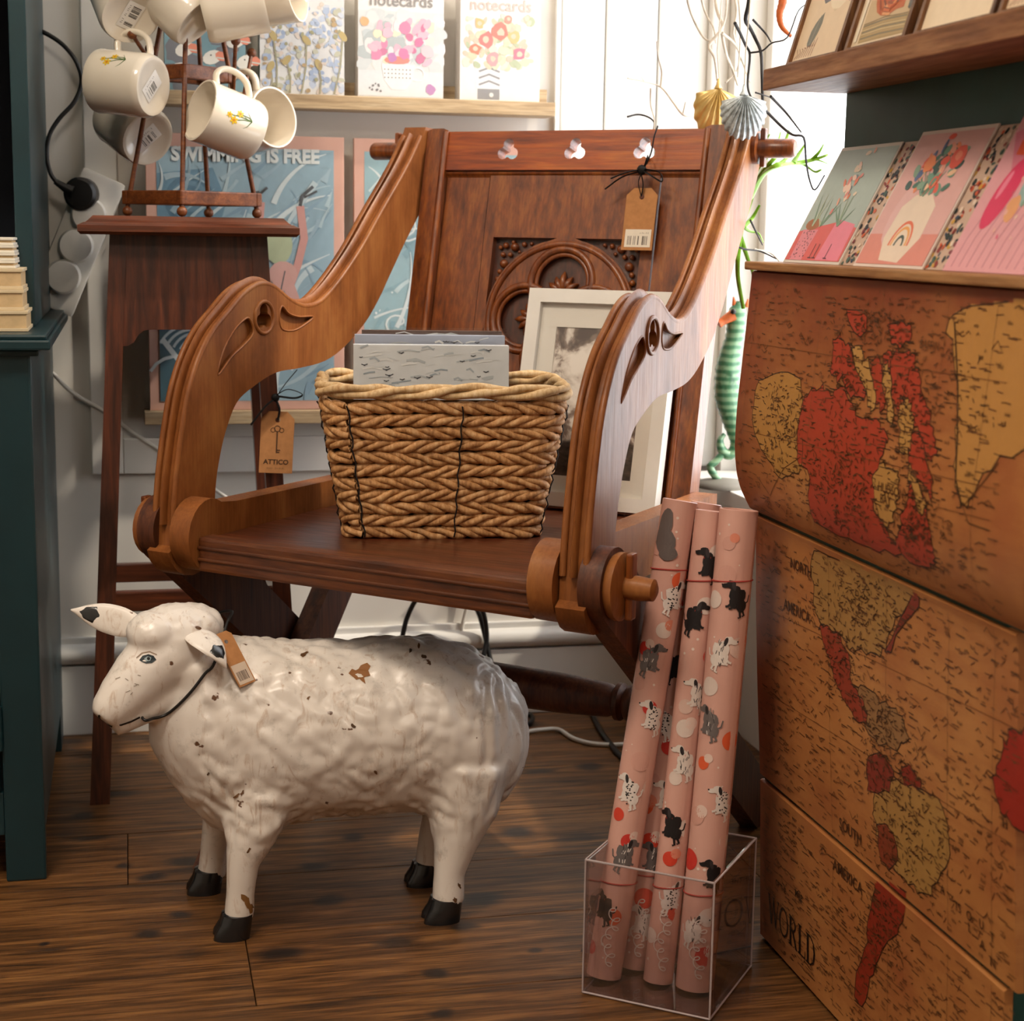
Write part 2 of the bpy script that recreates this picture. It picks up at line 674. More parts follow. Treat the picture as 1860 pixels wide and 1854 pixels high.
def m_floor():
    t = NT('floor_planks_laminate')
    info = t.n('ShaderNodeObjectInfo')
    tc = t.n('ShaderNodeTexCoord')
    comb = t.n('ShaderNodeCombineXYZ')
    mul = t.n('ShaderNodeMath', operation='MULTIPLY')
    mul.inputs[1].default_value = 37.0
    t.l(info.outputs['Random'], mul.inputs[0])
    t.l(mul.outputs[0], comb.inputs[2])
    add = t.n('ShaderNodeVectorMath', operation='ADD')
    t.l(tc.outputs['Object'], add.inputs[0])
    t.l(comb.outputs[0], add.inputs[1])

    def mp(sc):
        m = t.n('ShaderNodeMapping')
        m.inputs['Scale'].default_value = sc
        t.l(add.outputs[0], m.inputs[0])
        return m.outputs[0]
    g = t.noise(mp((1.6, 26, 3)), 4, 7, .62, .5)
    fine = t.noise(mp((5, 150, 3)), 4, 3, .6)
    big = t.noise(mp((1.5, 5, 1)), 2.5, 3)
    c = t.ramp(g, [(.28, '2e1d10'), (.44, '64411f'), (.56, '875a30'), (.74, 'ab7a45')])
    c = t.mix(.7, c, t.ramp(fine, [(.34, (.36, .33, .31, 1)), (.6, (1, 1, 1, 1))]), 'MULTIPLY')
    c = t.mix(.6, c, t.ramp(big, [(.3, (.62, .6, .6, 1)), (.7, (1, 1, 1, 1))]), 'MULTIPLY')
    vo = t.n('ShaderNodeTexVoronoi')
    vo.inputs['Scale'].default_value = 1.0
    t.l(mp((5.2, 9.5, 1)), vo.inputs['Vector'])
    wob = t.noise(mp((30, 60, 3)), 1.5, 2)
    am = t.n('ShaderNodeMath', operation='MULTIPLY_ADD')
    am.inputs[1].default_value = .12
    t.l(wob, am.inputs[0])
    t.l(vo.outputs['Distance'], am.inputs[2])
    knot = t.ramp(am.outputs[0], [(.16, (1, 1, 1, 1)), (.26, (0, 0, 0, 1))])
    sel = t.n('ShaderNodeSeparateColor')
    t.l(vo.outputs['Color'], sel.inputs[0])
    gt = t.n('ShaderNodeMath', operation='GREATER_THAN')
    gt.inputs[1].default_value = .35
    t.l(sel.outputs[0], gt.inputs[0])
    k2 = t.n('ShaderNodeMath', operation='MULTIPLY')
    t.l(knot, k2.inputs[0])
    t.l(gt.outputs[0], k2.inputs[1])
    k3 = t.n('ShaderNodeMath', operation='MULTIPLY')
    k3.inputs[1].default_value = .85
    t.l(k2.outputs[0], k3.inputs[0])
    c = t.mix(k3.outputs[0], c, '1d1510')
    # the knots one can point at, by their place on the floor
    geo = t.n('ShaderNodeNewGeometry')
    wn = t.n('ShaderNodeTexNoise')
    wn.inputs['Scale'].default_value = 28
    t.l(geo.outputs['Position'], wn.inputs['Vector'])
    dst = t.n('ShaderNodeVectorMath', operation='MULTIPLY_ADD')
    dst.inputs[1].default_value = (.022, .014, 0)
    t.l(wn.outputs['Color'], dst.inputs[0])
    t.l(geo.outputs['Position'], dst.inputs[2])
    total = None
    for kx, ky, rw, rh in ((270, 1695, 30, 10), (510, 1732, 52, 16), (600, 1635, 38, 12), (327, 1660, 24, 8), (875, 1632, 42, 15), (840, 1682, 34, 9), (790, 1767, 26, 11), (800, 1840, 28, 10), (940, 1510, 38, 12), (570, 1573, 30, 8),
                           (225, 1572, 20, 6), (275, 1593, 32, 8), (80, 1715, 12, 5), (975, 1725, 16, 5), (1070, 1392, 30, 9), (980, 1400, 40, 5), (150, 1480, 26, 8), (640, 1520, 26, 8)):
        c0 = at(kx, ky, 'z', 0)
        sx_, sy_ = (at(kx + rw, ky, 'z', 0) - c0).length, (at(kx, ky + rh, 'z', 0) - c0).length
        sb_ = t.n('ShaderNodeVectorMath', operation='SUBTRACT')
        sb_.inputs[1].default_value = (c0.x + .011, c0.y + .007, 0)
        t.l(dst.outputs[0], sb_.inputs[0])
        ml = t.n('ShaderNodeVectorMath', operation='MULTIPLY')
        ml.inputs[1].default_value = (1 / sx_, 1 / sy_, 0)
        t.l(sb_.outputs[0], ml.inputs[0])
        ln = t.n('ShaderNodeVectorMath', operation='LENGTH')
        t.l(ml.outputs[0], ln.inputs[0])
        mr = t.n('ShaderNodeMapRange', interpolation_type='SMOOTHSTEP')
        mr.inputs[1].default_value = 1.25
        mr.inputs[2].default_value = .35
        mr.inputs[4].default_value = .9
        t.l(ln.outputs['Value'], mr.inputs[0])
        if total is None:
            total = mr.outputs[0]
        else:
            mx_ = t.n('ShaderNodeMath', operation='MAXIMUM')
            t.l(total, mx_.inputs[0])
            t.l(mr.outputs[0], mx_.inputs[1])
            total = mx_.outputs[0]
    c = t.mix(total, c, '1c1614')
    t.bump(fine, .12, .001)
    return t.done(c, t.ramp(fine, [(.3, (.5, .5, .5, 1)), (.7, (.38, .38, .38, 1))]), .45)


M_FLOOR = m_floor()

# ================================================================== the room
X0, X1, Y0, Y1, ZC = -1.5, 0.96, -1.6, 2.68, 2.4
M_SUB = m_plain('underfloor', '1c120b', .9, .1)
floor = struct('floor', MB().box((X0 - .1, Y0 - .1, -.05), (X1 + .1, Y1 + .1, -.0088)), M_SUB, label='brown wooden plank floor with dark knots')
pw, y = .18, 1.66
rows = [1.66 + .18 * k for k in range(-19, 7)]
ends_first = {1.66: -.0}
mesh_cache = {}
for r, y in enumerate(rows):
    ya, yb = max(y, Y0), min(y + pw, Y1)
    if yb - ya < .01:
        continue
    L = 1.25
    off = .118 if abs(y - 1.66) < .01 else (.118 + (r * .47) % L)
    x = off - 3 * L
    while x < X1:
        xa, xb = max(x, X0), min(x + L, X1)
        if xb - xa > .01:
            g = .0005
            key = (round(xb - xa, 3), round(yb - ya, 3))
            cx, cy = (xa + xb) / 2, (ya + yb) / 2
            if key not in mesh_cache:
                hx, hy = (xb - xa) / 2 - g, (yb - ya) / 2 - g
                b = MB()
                b.box((-hx, -hy, -.009), (hx, hy, 0), bev=.0012)
                o = b.build('plank', M_FLOOR, floor)
                mesh_cache[key] = o.data
            else:
                o = bpy.data.objects.new('plank', mesh_cache[key])
                COL.objects.link(o)
                o.parent = floor
            o.location = (cx, cy, 0)
        x += L

wall_back = struct('wall_back', MB().box((X0, Y1, 0), (X1 + .1, Y1 + .1, ZC)), M_WALL, label='white panelled shop wall')


def wallpart(name, lo, hi, bev=.002, mat=None, parent=wall_back):
    return MB().box(lo, hi, bev=bev).build(name, mat or M_TRIM, parent)


# applied panel frame on the wall, and tongue-and-groove boards towards the window
wallpart('stile', (-.056, Y1 - .012, .418), (-.008, Y1, ZC))
wallpart('rail', (-.008, Y1 - .012, .418), (.676, Y1, .474))
wallpart('stile', (.676, Y1 - .012, .418), (.684, Y1, ZC), .001)
for xa, xb in ((.686, .757), (.759, .845), (.847, .93)):
    wallpart('board', (xa, Y1 - .010, .418), (xb, Y1, ZC), .003)
wallpart('corner_post', (.93, Y1 - .03, .418), (.96, Y1, ZC), .003)
wallpart('rail', (.686, Y1 - .012, .36), (.96, Y1, .416), .002)
base = struct('baseboard_back', MB().box((X0, Y1 - .016, 0), (X1, Y1, .112), bev=.002), M_TRIM)
MB().tube([(X0, Y1 - .008, .131), (X1, Y1 - .008, .131)], .017, 14).build('moulding', M_TRIM, base, 40)
MB().box((X0, Y1 - .010, .146), (X1, Y1, .158), bev=.002).build('cap', M_TRIM, base)

wl = struct('wall_left', MB().box((X0 - .1, Y0, 0), (X0, Y1, ZC)), M_WALL)
wf = struct('wall_front', MB().box((X0 - .1, Y0 - .1, 0), (X1 + .1, Y0, ZC)), M_WALL)
ce = struct('ceiling', MB().box((X0 - .1, Y0 - .1, ZC), (X1 + .1, Y1 + .1, ZC + .1)), M_CEIL)
# right wall with the window opening
WY0, WY1, WZ0, WZ1 = 1.74, 2.62, .415, 2.15
wr = MB()
wr.box((X1, Y0, -.0085), (X1 + .1, WY0, ZC))
wr.box((X1, WY1, -.0085), (X1 + .1, Y1, ZC))
wr.box((X1, WY0, -.0085), (X1 + .1, WY1, WZ0 - .026))
wr.box((X1, WY0, WZ1), (X1 + .1, WY1, ZC))
struct('wall_right', wr, M_WALL)
win = tag(bpy.data.objects.new('window_1', None), 'bright side window with white frame and sill', kind='structure')
COL.objects.link(win)
win.location = (X1, (WY0 + WY1) / 2, WZ0)


def winpart(name, lo, hi, mat=M_TRIM, bev=.003):
    d = V(win.location)
    return MB().box(V(lo) - d, V(hi) - d, bev=bev).build(name, mat, win)


winpart('window_sill', (.895, WY0, WZ0 - .025), (X1 + .10, WY1, WZ0))
winpart('window_frame', (X1 + .05, WY1 - .03, WZ0), (X1 + .09, WY1, WZ1))
winpart('window_frame', (X1 + .05, WY0, WZ0), (X1 + .09, WY0 + .03, WZ1))
winpart('window_frame', (X1 + .05, WY0, WZ1 - .03), (X1 + .09, WY1, WZ1))
winpart('window_frame', (X1 + .05, WY0, WZ0), (X1 + .09, WY1, WZ0 + .03))
winpart('mullion', (X1 + .055, WY0 + .03, 1.32), (X1 + .085, WY1 - .03, 1.345))
winpart('pane', (X1 + .068, WY0 + .02, WZ0 + .02), (X1 + .072, WY1 - .02, WZ1 - .02), m_glass('window_glass', mixf=.08), 0)

# ================================================================== the oak armchair with X-shaped legs
CH_A = R_(38.5)
_w = V(math.cos(CH_A), -math.sin(CH_A), 0)
HUBL = at(299, 968, 'z', .44)
HALF = .274
CM = HUBL + _w * HALF
chair = thing('armchair', 'carved oak folding armchair with X-shaped legs and S-curved arms', 'chair', (CM.x, CM.y, 0), -CH_A)


def chair_local(p):
    d = V(p) - V((CM.x, CM.y, 0))
    b = V(math.sin(CH_A), math.cos(CH_A), 0)
    return V(d.dot(_w), d.dot(b), d.z)


def chair_world(p):
    b = V(math.sin(CH_A), math.cos(CH_A), 0)
    return V((CM.x, CM.y, 0)) + _w * p[0] + b * p[1] + V(0, 0, p[2])


HZ = .44
# side profile of an arm, (y back, z): front/top edge from the hub up, then back/lower edge down
arm_up = [(-.030, .425), (-.026, .475), (-.019, .520), (-.006, .575), (.006, .612), (.026, .647), (.052, .676), (.088, .701), (.112, .717), (.135, .727), (.157, .731), (.182, .726),
          (.212, .711), (.235, .703), (.256, .700), (.288, .705), (.331, .729), (.388, .773), (.442, .824), (.505, .882), (.542, .925), (.556, .946)]
arm_lo = [(.602, .944), (.598, .900), (.560, .846), (.508, .790), (.460, .737), (.434, .708), (.398, .676), (.345, .645), (.296, .628), (.237, .622), (.180, .619),
          (.130, .604), (.097, .588), (.076, .560), (.061, .527), (.050, .485), (.046, .425)]
hub_arc = [(.046 * math.cos(a) + .004, .425 + .040 * math.sin(a)) for a in np.linspace(-.15, -pi + .15, 9)]
prof_up = [tuple(p) for p in smooth_poly([V(p[0], p[1], 0) for p in arm_up], 4)]
prof_lo = [tuple(p) for p in smooth_poly([V(p[0], p[1], 0) for p in arm_lo], 4)]
arm_outline = [(p[0], p[1]) for p in prof_up] + [(p[0], p[1]) for p in prof_lo] + hub_arc


def trefoil(cx, cz, r, lobe, n=10, rot=pi / 2):
    pts = []
    for k in range(3):
        a = rot + k * 2 * pi / 3
        lx, lz = cx + r * math.cos(a), cz + r * math.sin(a)
        for i in range(n + 1):
            b = a - 1.9 + 3.8 * i / n
            pts.append((lx + lobe * math.cos(b), lz + lobe * math.sin(b)))
    return pts


tre_y, tre_z = .156, .690
SINK = ([(.124, .690), (.1335, .672), (.112, .657), (.088, .645), (.058, .624), (.070, .652), (.090, .674), (.108, .686)],
        [(.196, .703), (.212, .693), (.236, .688), (.268, .687), (.243, .676), (.220, .671), (.196, .674), (.190, .688)])
arm_tre = trefoil(tre_y, tre_z, .0088, .0085)
TH = .034
FL = R_(3.2)
for sgn in (-1, 1):
    def TA(y_, z_, d, sgn=sgn):
        x = sgn * (HALF - math.sin(FL) * y_) + (d - TH / 2)
        return V(x, y_ * math.cos(FL), z_)
    mb = MB()
    sinks = [[(p.x, p.y) for p in smooth_poly([V(q[0], q[1], 0) for q in pts2], 4, True)] for pts2 in SINK]
    mb.plate(arm_outline, [arm_tre] + sinks, TA, TH)
    arm = mb.build('arm', M_OAKA, chair, 30)
    # raised bead along both sides of the front edge, with a groove between
    edge = [(p[0], p[1]) for p in prof_up[2:-3]]
    for d in (.0035, TH - .0035):
        bd = MB()
        pts = []
        for i, p in enumerate(edge):
            t = V(edge[min(i + 1, len(edge) - 1)]) - V(edge[max(i - 1, 0)])
            nrm = V(-t.y, t.x).normalized()
            pts.append(TA(p[0] + nrm.x * .0008, p[1] + nrm.y * .0008, d))
        bd.tube(pts, .0042, 8).build('edge_bead', M_OAKA, arm, 50)
    bd = MB()
    pts = []
    for i, p in enumerate(edge):
        t = V(edge[min(i + 1, len(edge) - 1)]) - V(edge[max(i - 1, 0)])
        nrm = V(-t.y, t.x).normalized()
        pts.append(TA(p[0] - nrm.x * .001, p[1] - nrm.y * .001, TH / 2))
    bd.tube(pts, .0108, 10, flat=.35).build('edge_band', M_OAKA, arm, 50)
    # carved ring round the trefoil and the two carved spandrels, on the face that shows
    for face, outd in ((0, -1), (TH, 1)):
        rg = MB()
        rg.tube([TA(tre_y + .0200 * math.cos(a), tre_z + .0200 * math.sin(a), face + outd * .0002) for a in np.linspace(0, 2 * pi, 33)[:-1]], .0026, 8, closed=True)
        rg.build('carved_ring', M_OAKA, arm, 60)
        for pts2 in SINK:
            pp = smooth_poly([V(p[0], p[1], 0) for p in pts2], 4, True)
            lip = MB()
            lip.tube([TA(p.x, p.y, face - outd * .0006) for p in pp], .0016, 6, closed=True)
            lip.build('carved_lip', M_OAKA, arm, 60)
            if face == 0:
                cut = MB()
                cut.plate([(p.x, p.y) for p in pp], [], lambda u, v, d, TA=TA: TA(u, v, .0065 + d), TH - .013)
                cut.build('carved_sinking', M_OAKA, arm)
    # seat side rail with rounded front end
    xr = sgn * .2415
    rail = [(.470, .405), (.470, .468), (.055, .472)] + [(.044 * math.cos(a), .438 + .044 * math.sin(a)) for a in np.linspace(pi * .32, pi * 1.62, 16)] + [(.06, .402)]
    mb = MB()
    mb.plate(rail, [], lambda u, v, d, xr=xr: V(xr - .015 + d, u, v), .030)
    mb.build('seat_rail', M_OAKA, chair, 30)
    # leg from the front hub down to the rear foot (outside the arm)
    xl = sgn * .297

    def leg_outline(a, b, wd, round_a=True):
        a, b = V(a), V(b)
        t = (b - a).normalized()
        nn = V(-t.y, t.x)
        o = []
        if round_a:
            a0 = math.atan2(nn.y, nn.x)
            o += [(a.x + wd / 2 * 1.12 * math.cos(a0 + k * pi / 14), a.y + wd / 2 * 1.12 * math.sin(a0 + k * pi / 14)) for k in range(15)]
        else:
            o += [tuple(a + nn * wd / 2), tuple(a - nn * wd / 2)]
        # lower end cut level with the floor
        for sg in (-1, 1):
            q = b + nn * sg * wd / 2
            k = q.y / t.y if abs(t.y) > 1e-6 else 0
            o.append((q.x - t.x * k, 0.0))
        return o
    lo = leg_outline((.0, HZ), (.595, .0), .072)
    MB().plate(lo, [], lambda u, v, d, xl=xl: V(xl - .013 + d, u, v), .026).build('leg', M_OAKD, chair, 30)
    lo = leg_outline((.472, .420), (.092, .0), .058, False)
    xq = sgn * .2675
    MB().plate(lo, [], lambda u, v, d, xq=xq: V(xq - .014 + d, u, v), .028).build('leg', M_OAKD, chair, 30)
    # hub pin
    pin = MB()
    x0 = sgn * .310
    pin.lathe([(.034, 0), (.036, .004), (.036, .010), (.026, .013)], (x0, 0, HZ), (sgn, 0, 0), 24)
    pl_ = .030 if sgn > 0 else .006
    pin.lathe([(.0125, .010), (.013, .012 + pl_ * .5), (.0115, .014 + pl_), (.006, .017 + pl_)], (x0, .002, HZ), (sgn, 0, 0), 18)
    pin.build('hub_pin', M_OAKA, chair, 40)
    wedge = MB()
    wedge.bar((x0 + sgn * .018, .002, HZ - .034), (x0 + sgn * .018, .002, HZ + .036), .008, .014, (0, 1, 0), bev=.002)
    wedge.build('wedge', M_OAK, chair)
    # pin through arm and back at the top
    pt = MB()
    yb, zb = .560, .913
    xa = sgn * (HALF - math.sin(FL) * yb + TH / 2)
    pt.lathe([(.020, 0), (.020, .007), (.0125, .008), (.0125, .052), (.010, .056), (.004, .057)], (xa, yb, zb), (sgn, 0, 0), 20)
    pt.build('top_pin', M_OAK, chair, 40)
    MB().bar((xa + sgn * .013, yb, zb - .024), (xa + sgn * .013, yb, zb + .026), .007, .012, (0, 1, 0), bev=.002).build('wedge', M_OAK, chair)

# seat board, front rail, back rail
mb = MB()
mb.box((-.2265, -.022, .424), (.2265, .455, .436), bev=.003)
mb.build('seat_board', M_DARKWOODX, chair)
mb = MB()
mb.box((-.2265, -.026, .398), (.2265, .002, .4395), bev=.004)
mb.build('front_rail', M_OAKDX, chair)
for z in (.413, .427):
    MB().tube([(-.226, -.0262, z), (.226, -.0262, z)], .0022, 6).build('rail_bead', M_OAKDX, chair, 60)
mb = MB()
mb.box((-.2265, .44, .402), (.2265, .462, .436), bev=.003)
mb.build('rear_rail', M_OAKX, chair)
# turned stretcher through the crossings
st = MB()
prof = [(.016, 0), (.016, .018), (.022, .022), (.024, .028), (.022, .034), (.018, .037), (.0235, .042), (.0235, .048), (.018, .052), (.021, .06), (.025, .12), (.027, .26)]
full = prof[:-1] + [(.027, .254)] + [(r, .508 - h) for r, h in reversed(prof[:-1])]
st.lathe(full, (-.254, .268, .232), (1, 0, 0), 24)
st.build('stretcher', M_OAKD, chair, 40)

# reclined back: (x, t) with t measured up the slope from z=.44
B0, B1 = V(0, .452, .436), V(0, .566, .940)
_bu = (B1 - B0).normalized()
_bn = V(0, -_bu.z, _bu.y)          # out of the front of the back
BH = (B1 - B0).length


def TB(x, t, d):
    return B0 + V(x, 0, 0) + _bu * t - _bn * d


for sgn in (-1, 1):
    mb = MB()
    xo, xi = sgn * .225, sgn * .192
    mb.plate([(xo, -.03), (xi, -.03), (xi, BH), (sgn * .200, BH + .003), (sgn * .216, BH + .003), (xo, BH)], [], lambda u, v, d: TB(u, v, d - .006), .034)
    sti = mb.build('stile', M_OAK, chair, 30)
    MB().tube([TB(sgn * .1955, 0.0, -.006), TB(sgn * .1955, BH - .002, -.006)], .0045, 8).build('stile_bead', M_OAK, sti, 50)
tref = []
for cx in (-.096, .006, .108):
    tref.append(trefoil(cx, BH - .0285, .0085, .0082, rot=pi / 2))
rl = MB()
rl.plate([(-.192, BH - .056), (.192, BH - .056), (.192, BH - .001), (-.192, BH - .001)], tref, lambda u, v, d: TB(u, v, d - .003), .024)
rl.build('top_rail', M_OAKX, chair, 30)
mb = MB()
for k, v in ((-.059, 0), (-.062, 1)):
    mb.tube([TB(-.192, BH + k, .004 + .003 * v), TB(.192, BH + k, .004 + .003 * v)], .003, 6)
mb.build('rail_moulding', M_OAK, chair, 50)
for xa, xb in ((-.192, -.123), (.133, .192)):
    MB().plate([(xa + .001, 0), (xb - .001, 0), (xb - .001, BH - .058), (xa + .001, BH - .058)], [], lambda u, v, d: TB(u, v, .006 + d), .012).build('back_plank', M_OAK, chair)

# carved centre panel: frame board with pierced tracery over a sunk ground
px0, px1 = -.122, .132
pc = .004
ztop = BH - .1475         # top of the carved square
arc_c = ztop - .115
RB = .108


def arcpts(cx, cz, r, a0, a1, n):
    return [(cx + r * math.cos(a0 + (a1 - a0) * k / n), cz + r * math.sin(a0 + (a1 - a0) * k / n)) for k in range(n + 1)]


holes = []
# spandrels left and right of the big round arch, above and below
for sx in (-1, 1):
    for sz in (1, -1):
        a = arcpts(pc, arc_c, RB + .004, pi / 2 - .12, .12, 14)
        loop = [(pc + sx * (x - pc), arc_c + sz * (z - arc_c)) for x, z in a]
        cor = (pc + sx * (RB + .003), arc_c + sz * .113)
        loop = [(loop[0][0], arc_c + sz * .113)] + [cor] + [(cor[0], loop[-1][1])] + loop[::-1][1:-1]
        holes.append(loop)
# four lobes of the quatrefoil
lob = []
for k in range(4):
    a = pi / 2 + k * pi / 2
    cx, cz = pc + .052 * math.cos(a), arc_c + .052 * math.sin(a)
    lob.append((cx, cz, a))
    holes.append(arcpts(cx, cz, .0435, a - 2.05, a + 2.05, 26))
cp = MB()
cp.plate([(px0, 0), (px1, 0), (px1, BH - .058), (px0, BH - .058)], holes, lambda u, v, d: TB(u, v, .004 + d), .012)
panel = cp.build('carved_panel', M_OAK, chair, 30)
MB().plate([(px0 + .004, .01), (px1 - .004, .01), (px1 - .004, BH - .07), (px0 + .004, BH - .07)], [], lambda u, v, d: TB(u, v, .0155 + d), .008).build('panel_ground', M_DARKWOOD, panel)
# mouldings of the tracery
mo = MB()
mo.tube([TB(x, z, .004) for x, z in arcpts(pc, arc_c, RB - .003, 0, 2 * pi, 60)[:-1]], .0045, 8, closed=True)
mo.build('arch_moulding', M_OAK, panel, 60)
for cx, cz, a in lob:
    mo = MB()
    mo.tube([TB(x, z, .0045) for x, z in arcpts(cx, cz, .046, a - 2.1, a + 2.1, 30)], .005, 8)
    mo.build('lobe_moulding', M_OAK, panel, 60)
    mo = MB()
    mo.tube([TB(x, z, .0075) for x, z in arcpts(cx, cz, .039, a - 2.0, a + 2.0, 30)], .0035, 8)
    mo.build('lobe_moulding', M_OAK, panel, 60)
    # leaf spray in the lobe
    for j, da in enumerate((-1.0, -.5, 0, .5, 1.0)):
        L = .026 if j != 2 else .030
        bx, bz = cx - .014 * math.cos(a), cz - .014 * math.sin(a)
        lf = MB()
        pts = [TB(bx + L * q * math.cos(a + da), bz + L * q * math.sin(a + da), .0135 - .004 * math.sin(pi * q)) for q in (0, .25, .5, .75, 1)]
        lf.tube(pts, [.0012, .0042, .0052, .0042, .001], 8)
        lf.build('leaf', M_OAK, panel, 60)
# berries and leaves in the spandrels
for sx in (-1, 1):
    for (dx, dz, r) in ((.094, .103, .0045), (.080, .101, .0062), (.066, .105, .0038), (.055, .106, .003), (.097, .090, .0038), (.094, .077, .0064), (.099, .066, .004),
                        (.101, .055, .0045), (.098, .046, .003), (.086, .090, .0036), (.102, .100, .0032), (.072, .094, .0028), (.103, .040, .003), (.083, .108, .003)):
        MB().ball(TB(pc + sx * dx, arc_c + dz, .0125), r, 10).build('berry', M_OAK, panel, 60)

# the old folding frame stands slightly skewed
_done = set()
for ob in chair.children_recursive:
    if ob.data.name in _done:
        continue
    _done.add(ob.data.name)
    for vv in ob.data.vertices:
        c_ = vv.co
        k_ = max(0.0, min(1.0, 1 - c_.y / .5)) * max(0.0, min(1.0, c_.z / .4))
        c_.y += (.010 - .021 * c_.x / .28) * k_

# kraft price tag tied to the back of the chair with black ribbon
def price_tag(name, label, T, w, h, draw=None, hole=.006):
    t = thing(name, label, 'tag', tuple(T(w / 2, 0, 0)))
    c = w * .22
    o3 = V(t.location)
    L = lambda u, v, d: T(u, v, -d) - o3
    hl = [(w / 2 + hole * .6 * math.cos(a), h - .012 + hole * .6 * math.sin(a)) for a in np.linspace(0, 2 * pi, 13)[:-1]]
    MB().plate([(0, 0), (w, 0), (w, h - c), (w - c, h), (c, h), (0, h - c)], [hl], L, .0008).build('card', M_KRAFT, t)
    if draw:
        p = Print(lambda u, v, hh: T(u, v, hh) - o3)
        draw(p)
        p.build(t)
    return t


_tag0 = TB(.094, BH - .168, -.014)


def T_ct(u, v, h):
    q = TB(.094 + u, BH - .168 + v, -.014 - h)
    return chair_world(q)


def draw_barcode_tag(p, w=.044, h=.084):
    p.rect(.004, .004, w - .003, .028, 'e8dccb')
    p.up()
    p.barcode(.008, .007, w - .007, .019, '5c5046')
    p.scribble(.018, .022, w - .006, .022, .003, '6a5a4c', .0006)


ctag = price_tag('price_tag', 'kraft price tag with barcode hanging on the back of the armchair', T_ct, .044, .084, draw_barcode_tag)
rb = MB()
o3 = V(ctag.location)
knot = T_ct(.020, .107, .006)


def ribbon(pts, w=.0035):
    rb.tube(smooth_poly([V(p) - o3 for p in pts], 6), w, 6, flat=.3)


ribbon([T_ct(.022, .072, .002), T_ct(.024, .088, .006), T_ct(.018, .106, .006)], .002)
ribbon([T_ct(.022, .072, .003), T_ct(.018, .090, .008), T_ct(.022, .107, .006)], .002)
ribbon([T_ct(.022, .106, .006), T_ct(-.004, .096, .012), T_ct(-.028, .080, .010)])
ribbon([T_ct(.022, .108, .007), T_ct(.000, .101, .014), T_ct(-.020, .094, .012)])
ribbon([T_ct(.022, .106, .006), T_ct(.036, .098, .012), T_ct(.052, .090, .010), T_ct(.048, .102, .012), T_ct(.024, .108, .007)], .0025)
ribbon([T_ct(.022, .107, .006), T_ct(.032, .128, .010), T_ct(.034, .150, .010), T_ct(.036, .166, .006)], .0025)
ribbon([T_ct(.022, .107, .006), T_ct(.026, .120, .008), T_ct(.022, .128, -.006), T_ct(.018, .118, -.014)], .0025)
rb.ball(knot - o3, .007, 10)
rb.build('ribbon', M_RIBBON, ctag, 60)

# ================================================================== dark plant stand on the back wall side
SX, SY = .0865, 2.445
stool = thing('plant_stand', 'tall dark mahogany stand with splayed legs carrying the mug tree', 'stand', (SX, SY, 0))
mb = MB()
hx, hy = .146, .135
for z0, z1, e0, e1 in ((.789, .793, -.004, 0), (.793, .801, 0, 0), (.801, .805, 0, -.008), (.805, .808, -.010, -.014), (.808, .814, -.014, -.020)):
    vs = [(sx * (hx + e), sy * (hy + e), z) for z, e in ((z0, e0), (z1, e1)) for sx, sy in ((-1, -1), (1, -1), (1, 1), (-1, 1))]
    mb.add(vs, [(0, 1, 2, 3)[::-1], (4, 5, 6, 7), (0, 1, 5, 4), (1, 2, 6, 5), (2, 3, 7, 6), (3, 0, 4, 7)])
mb.build('top', M_DARKWOODX, stool)
for sx in (-1, 1):
    for sy in (-1, 1):
        mb = MB()
        a, b = V(sx * .094, sy * .090, .789), V(sx * .136, sy * .108, 0)
        wt, wb = .011, .0135
        vs = [c + V(dx * w_, dy * w_, 0) for c, w_ in ((a, wt), (b, wb)) for dx, dy in ((-1, -1), (1, -1), (1, 1), (-1, 1))]
        mb.add(vs, [(0, 1, 2, 3), (7, 6, 5, 4), (0, 4, 5, 1), (1, 5, 6, 2), (2, 6, 7, 3), (3, 7, 4, 0)])
        mb.build('leg', M_DARKWOOD, stool)


def apron_prof(half, spl):
    pr = [(-half, .789), (half, .789), (half + spl * .125, .640)]
    arc = [(half - .004, .640), (half - .012, .645), (half - .018, .655), (half - .026, .661), (half - .036, .662), (0, .662)]
    pr += arc + [(-x, z) for x, z in arc[-2::-1]] + [(-half - spl * .125, .640)]
    return pr


for sy in (-1, 1):
    MB().plate(apron_prof(.088, .05), [], lambda u, v, d, sy=sy: V(u, sy * (.092 + (.789 - v) * .023) + d - .006, v), .012).build('apron', M_DARKWOOD, stool)
for sx in (-1, 1):
    MB().plate(apron_prof(.084, .02), [], lambda u, v, d, sx=sx: V(sx * (.096 + (.789 - v) * .053) + d - .006, u, v), .012).build('apron', M_DARKWOOD, stool)
for sy in (-1, 1):
    MB().box((-.118, sy * .1 - .008, .272), (.118, sy * .1 + .008, .300), bev=.002).build('stretcher', M_DARKWOODX, stool)
for sx in (-1, 1):
    MB().box((sx * .12 - .008, -.1, .272), (sx * .12 + .008, .1, .300), bev=.002).build('stretcher', M_DARKWOOD, stool)

# brown paper tag tied round the stand's leg
tg0 = at(470, 858, 'y', 2.322)


def T_st(u, v, h):
    c, s_ = math.cos(R_(-3)), math.sin(R_(-3))
    return V(tg0.x + (u * c - v * s_), 2.322 - h, tg0.z + u * s_ + v * c)


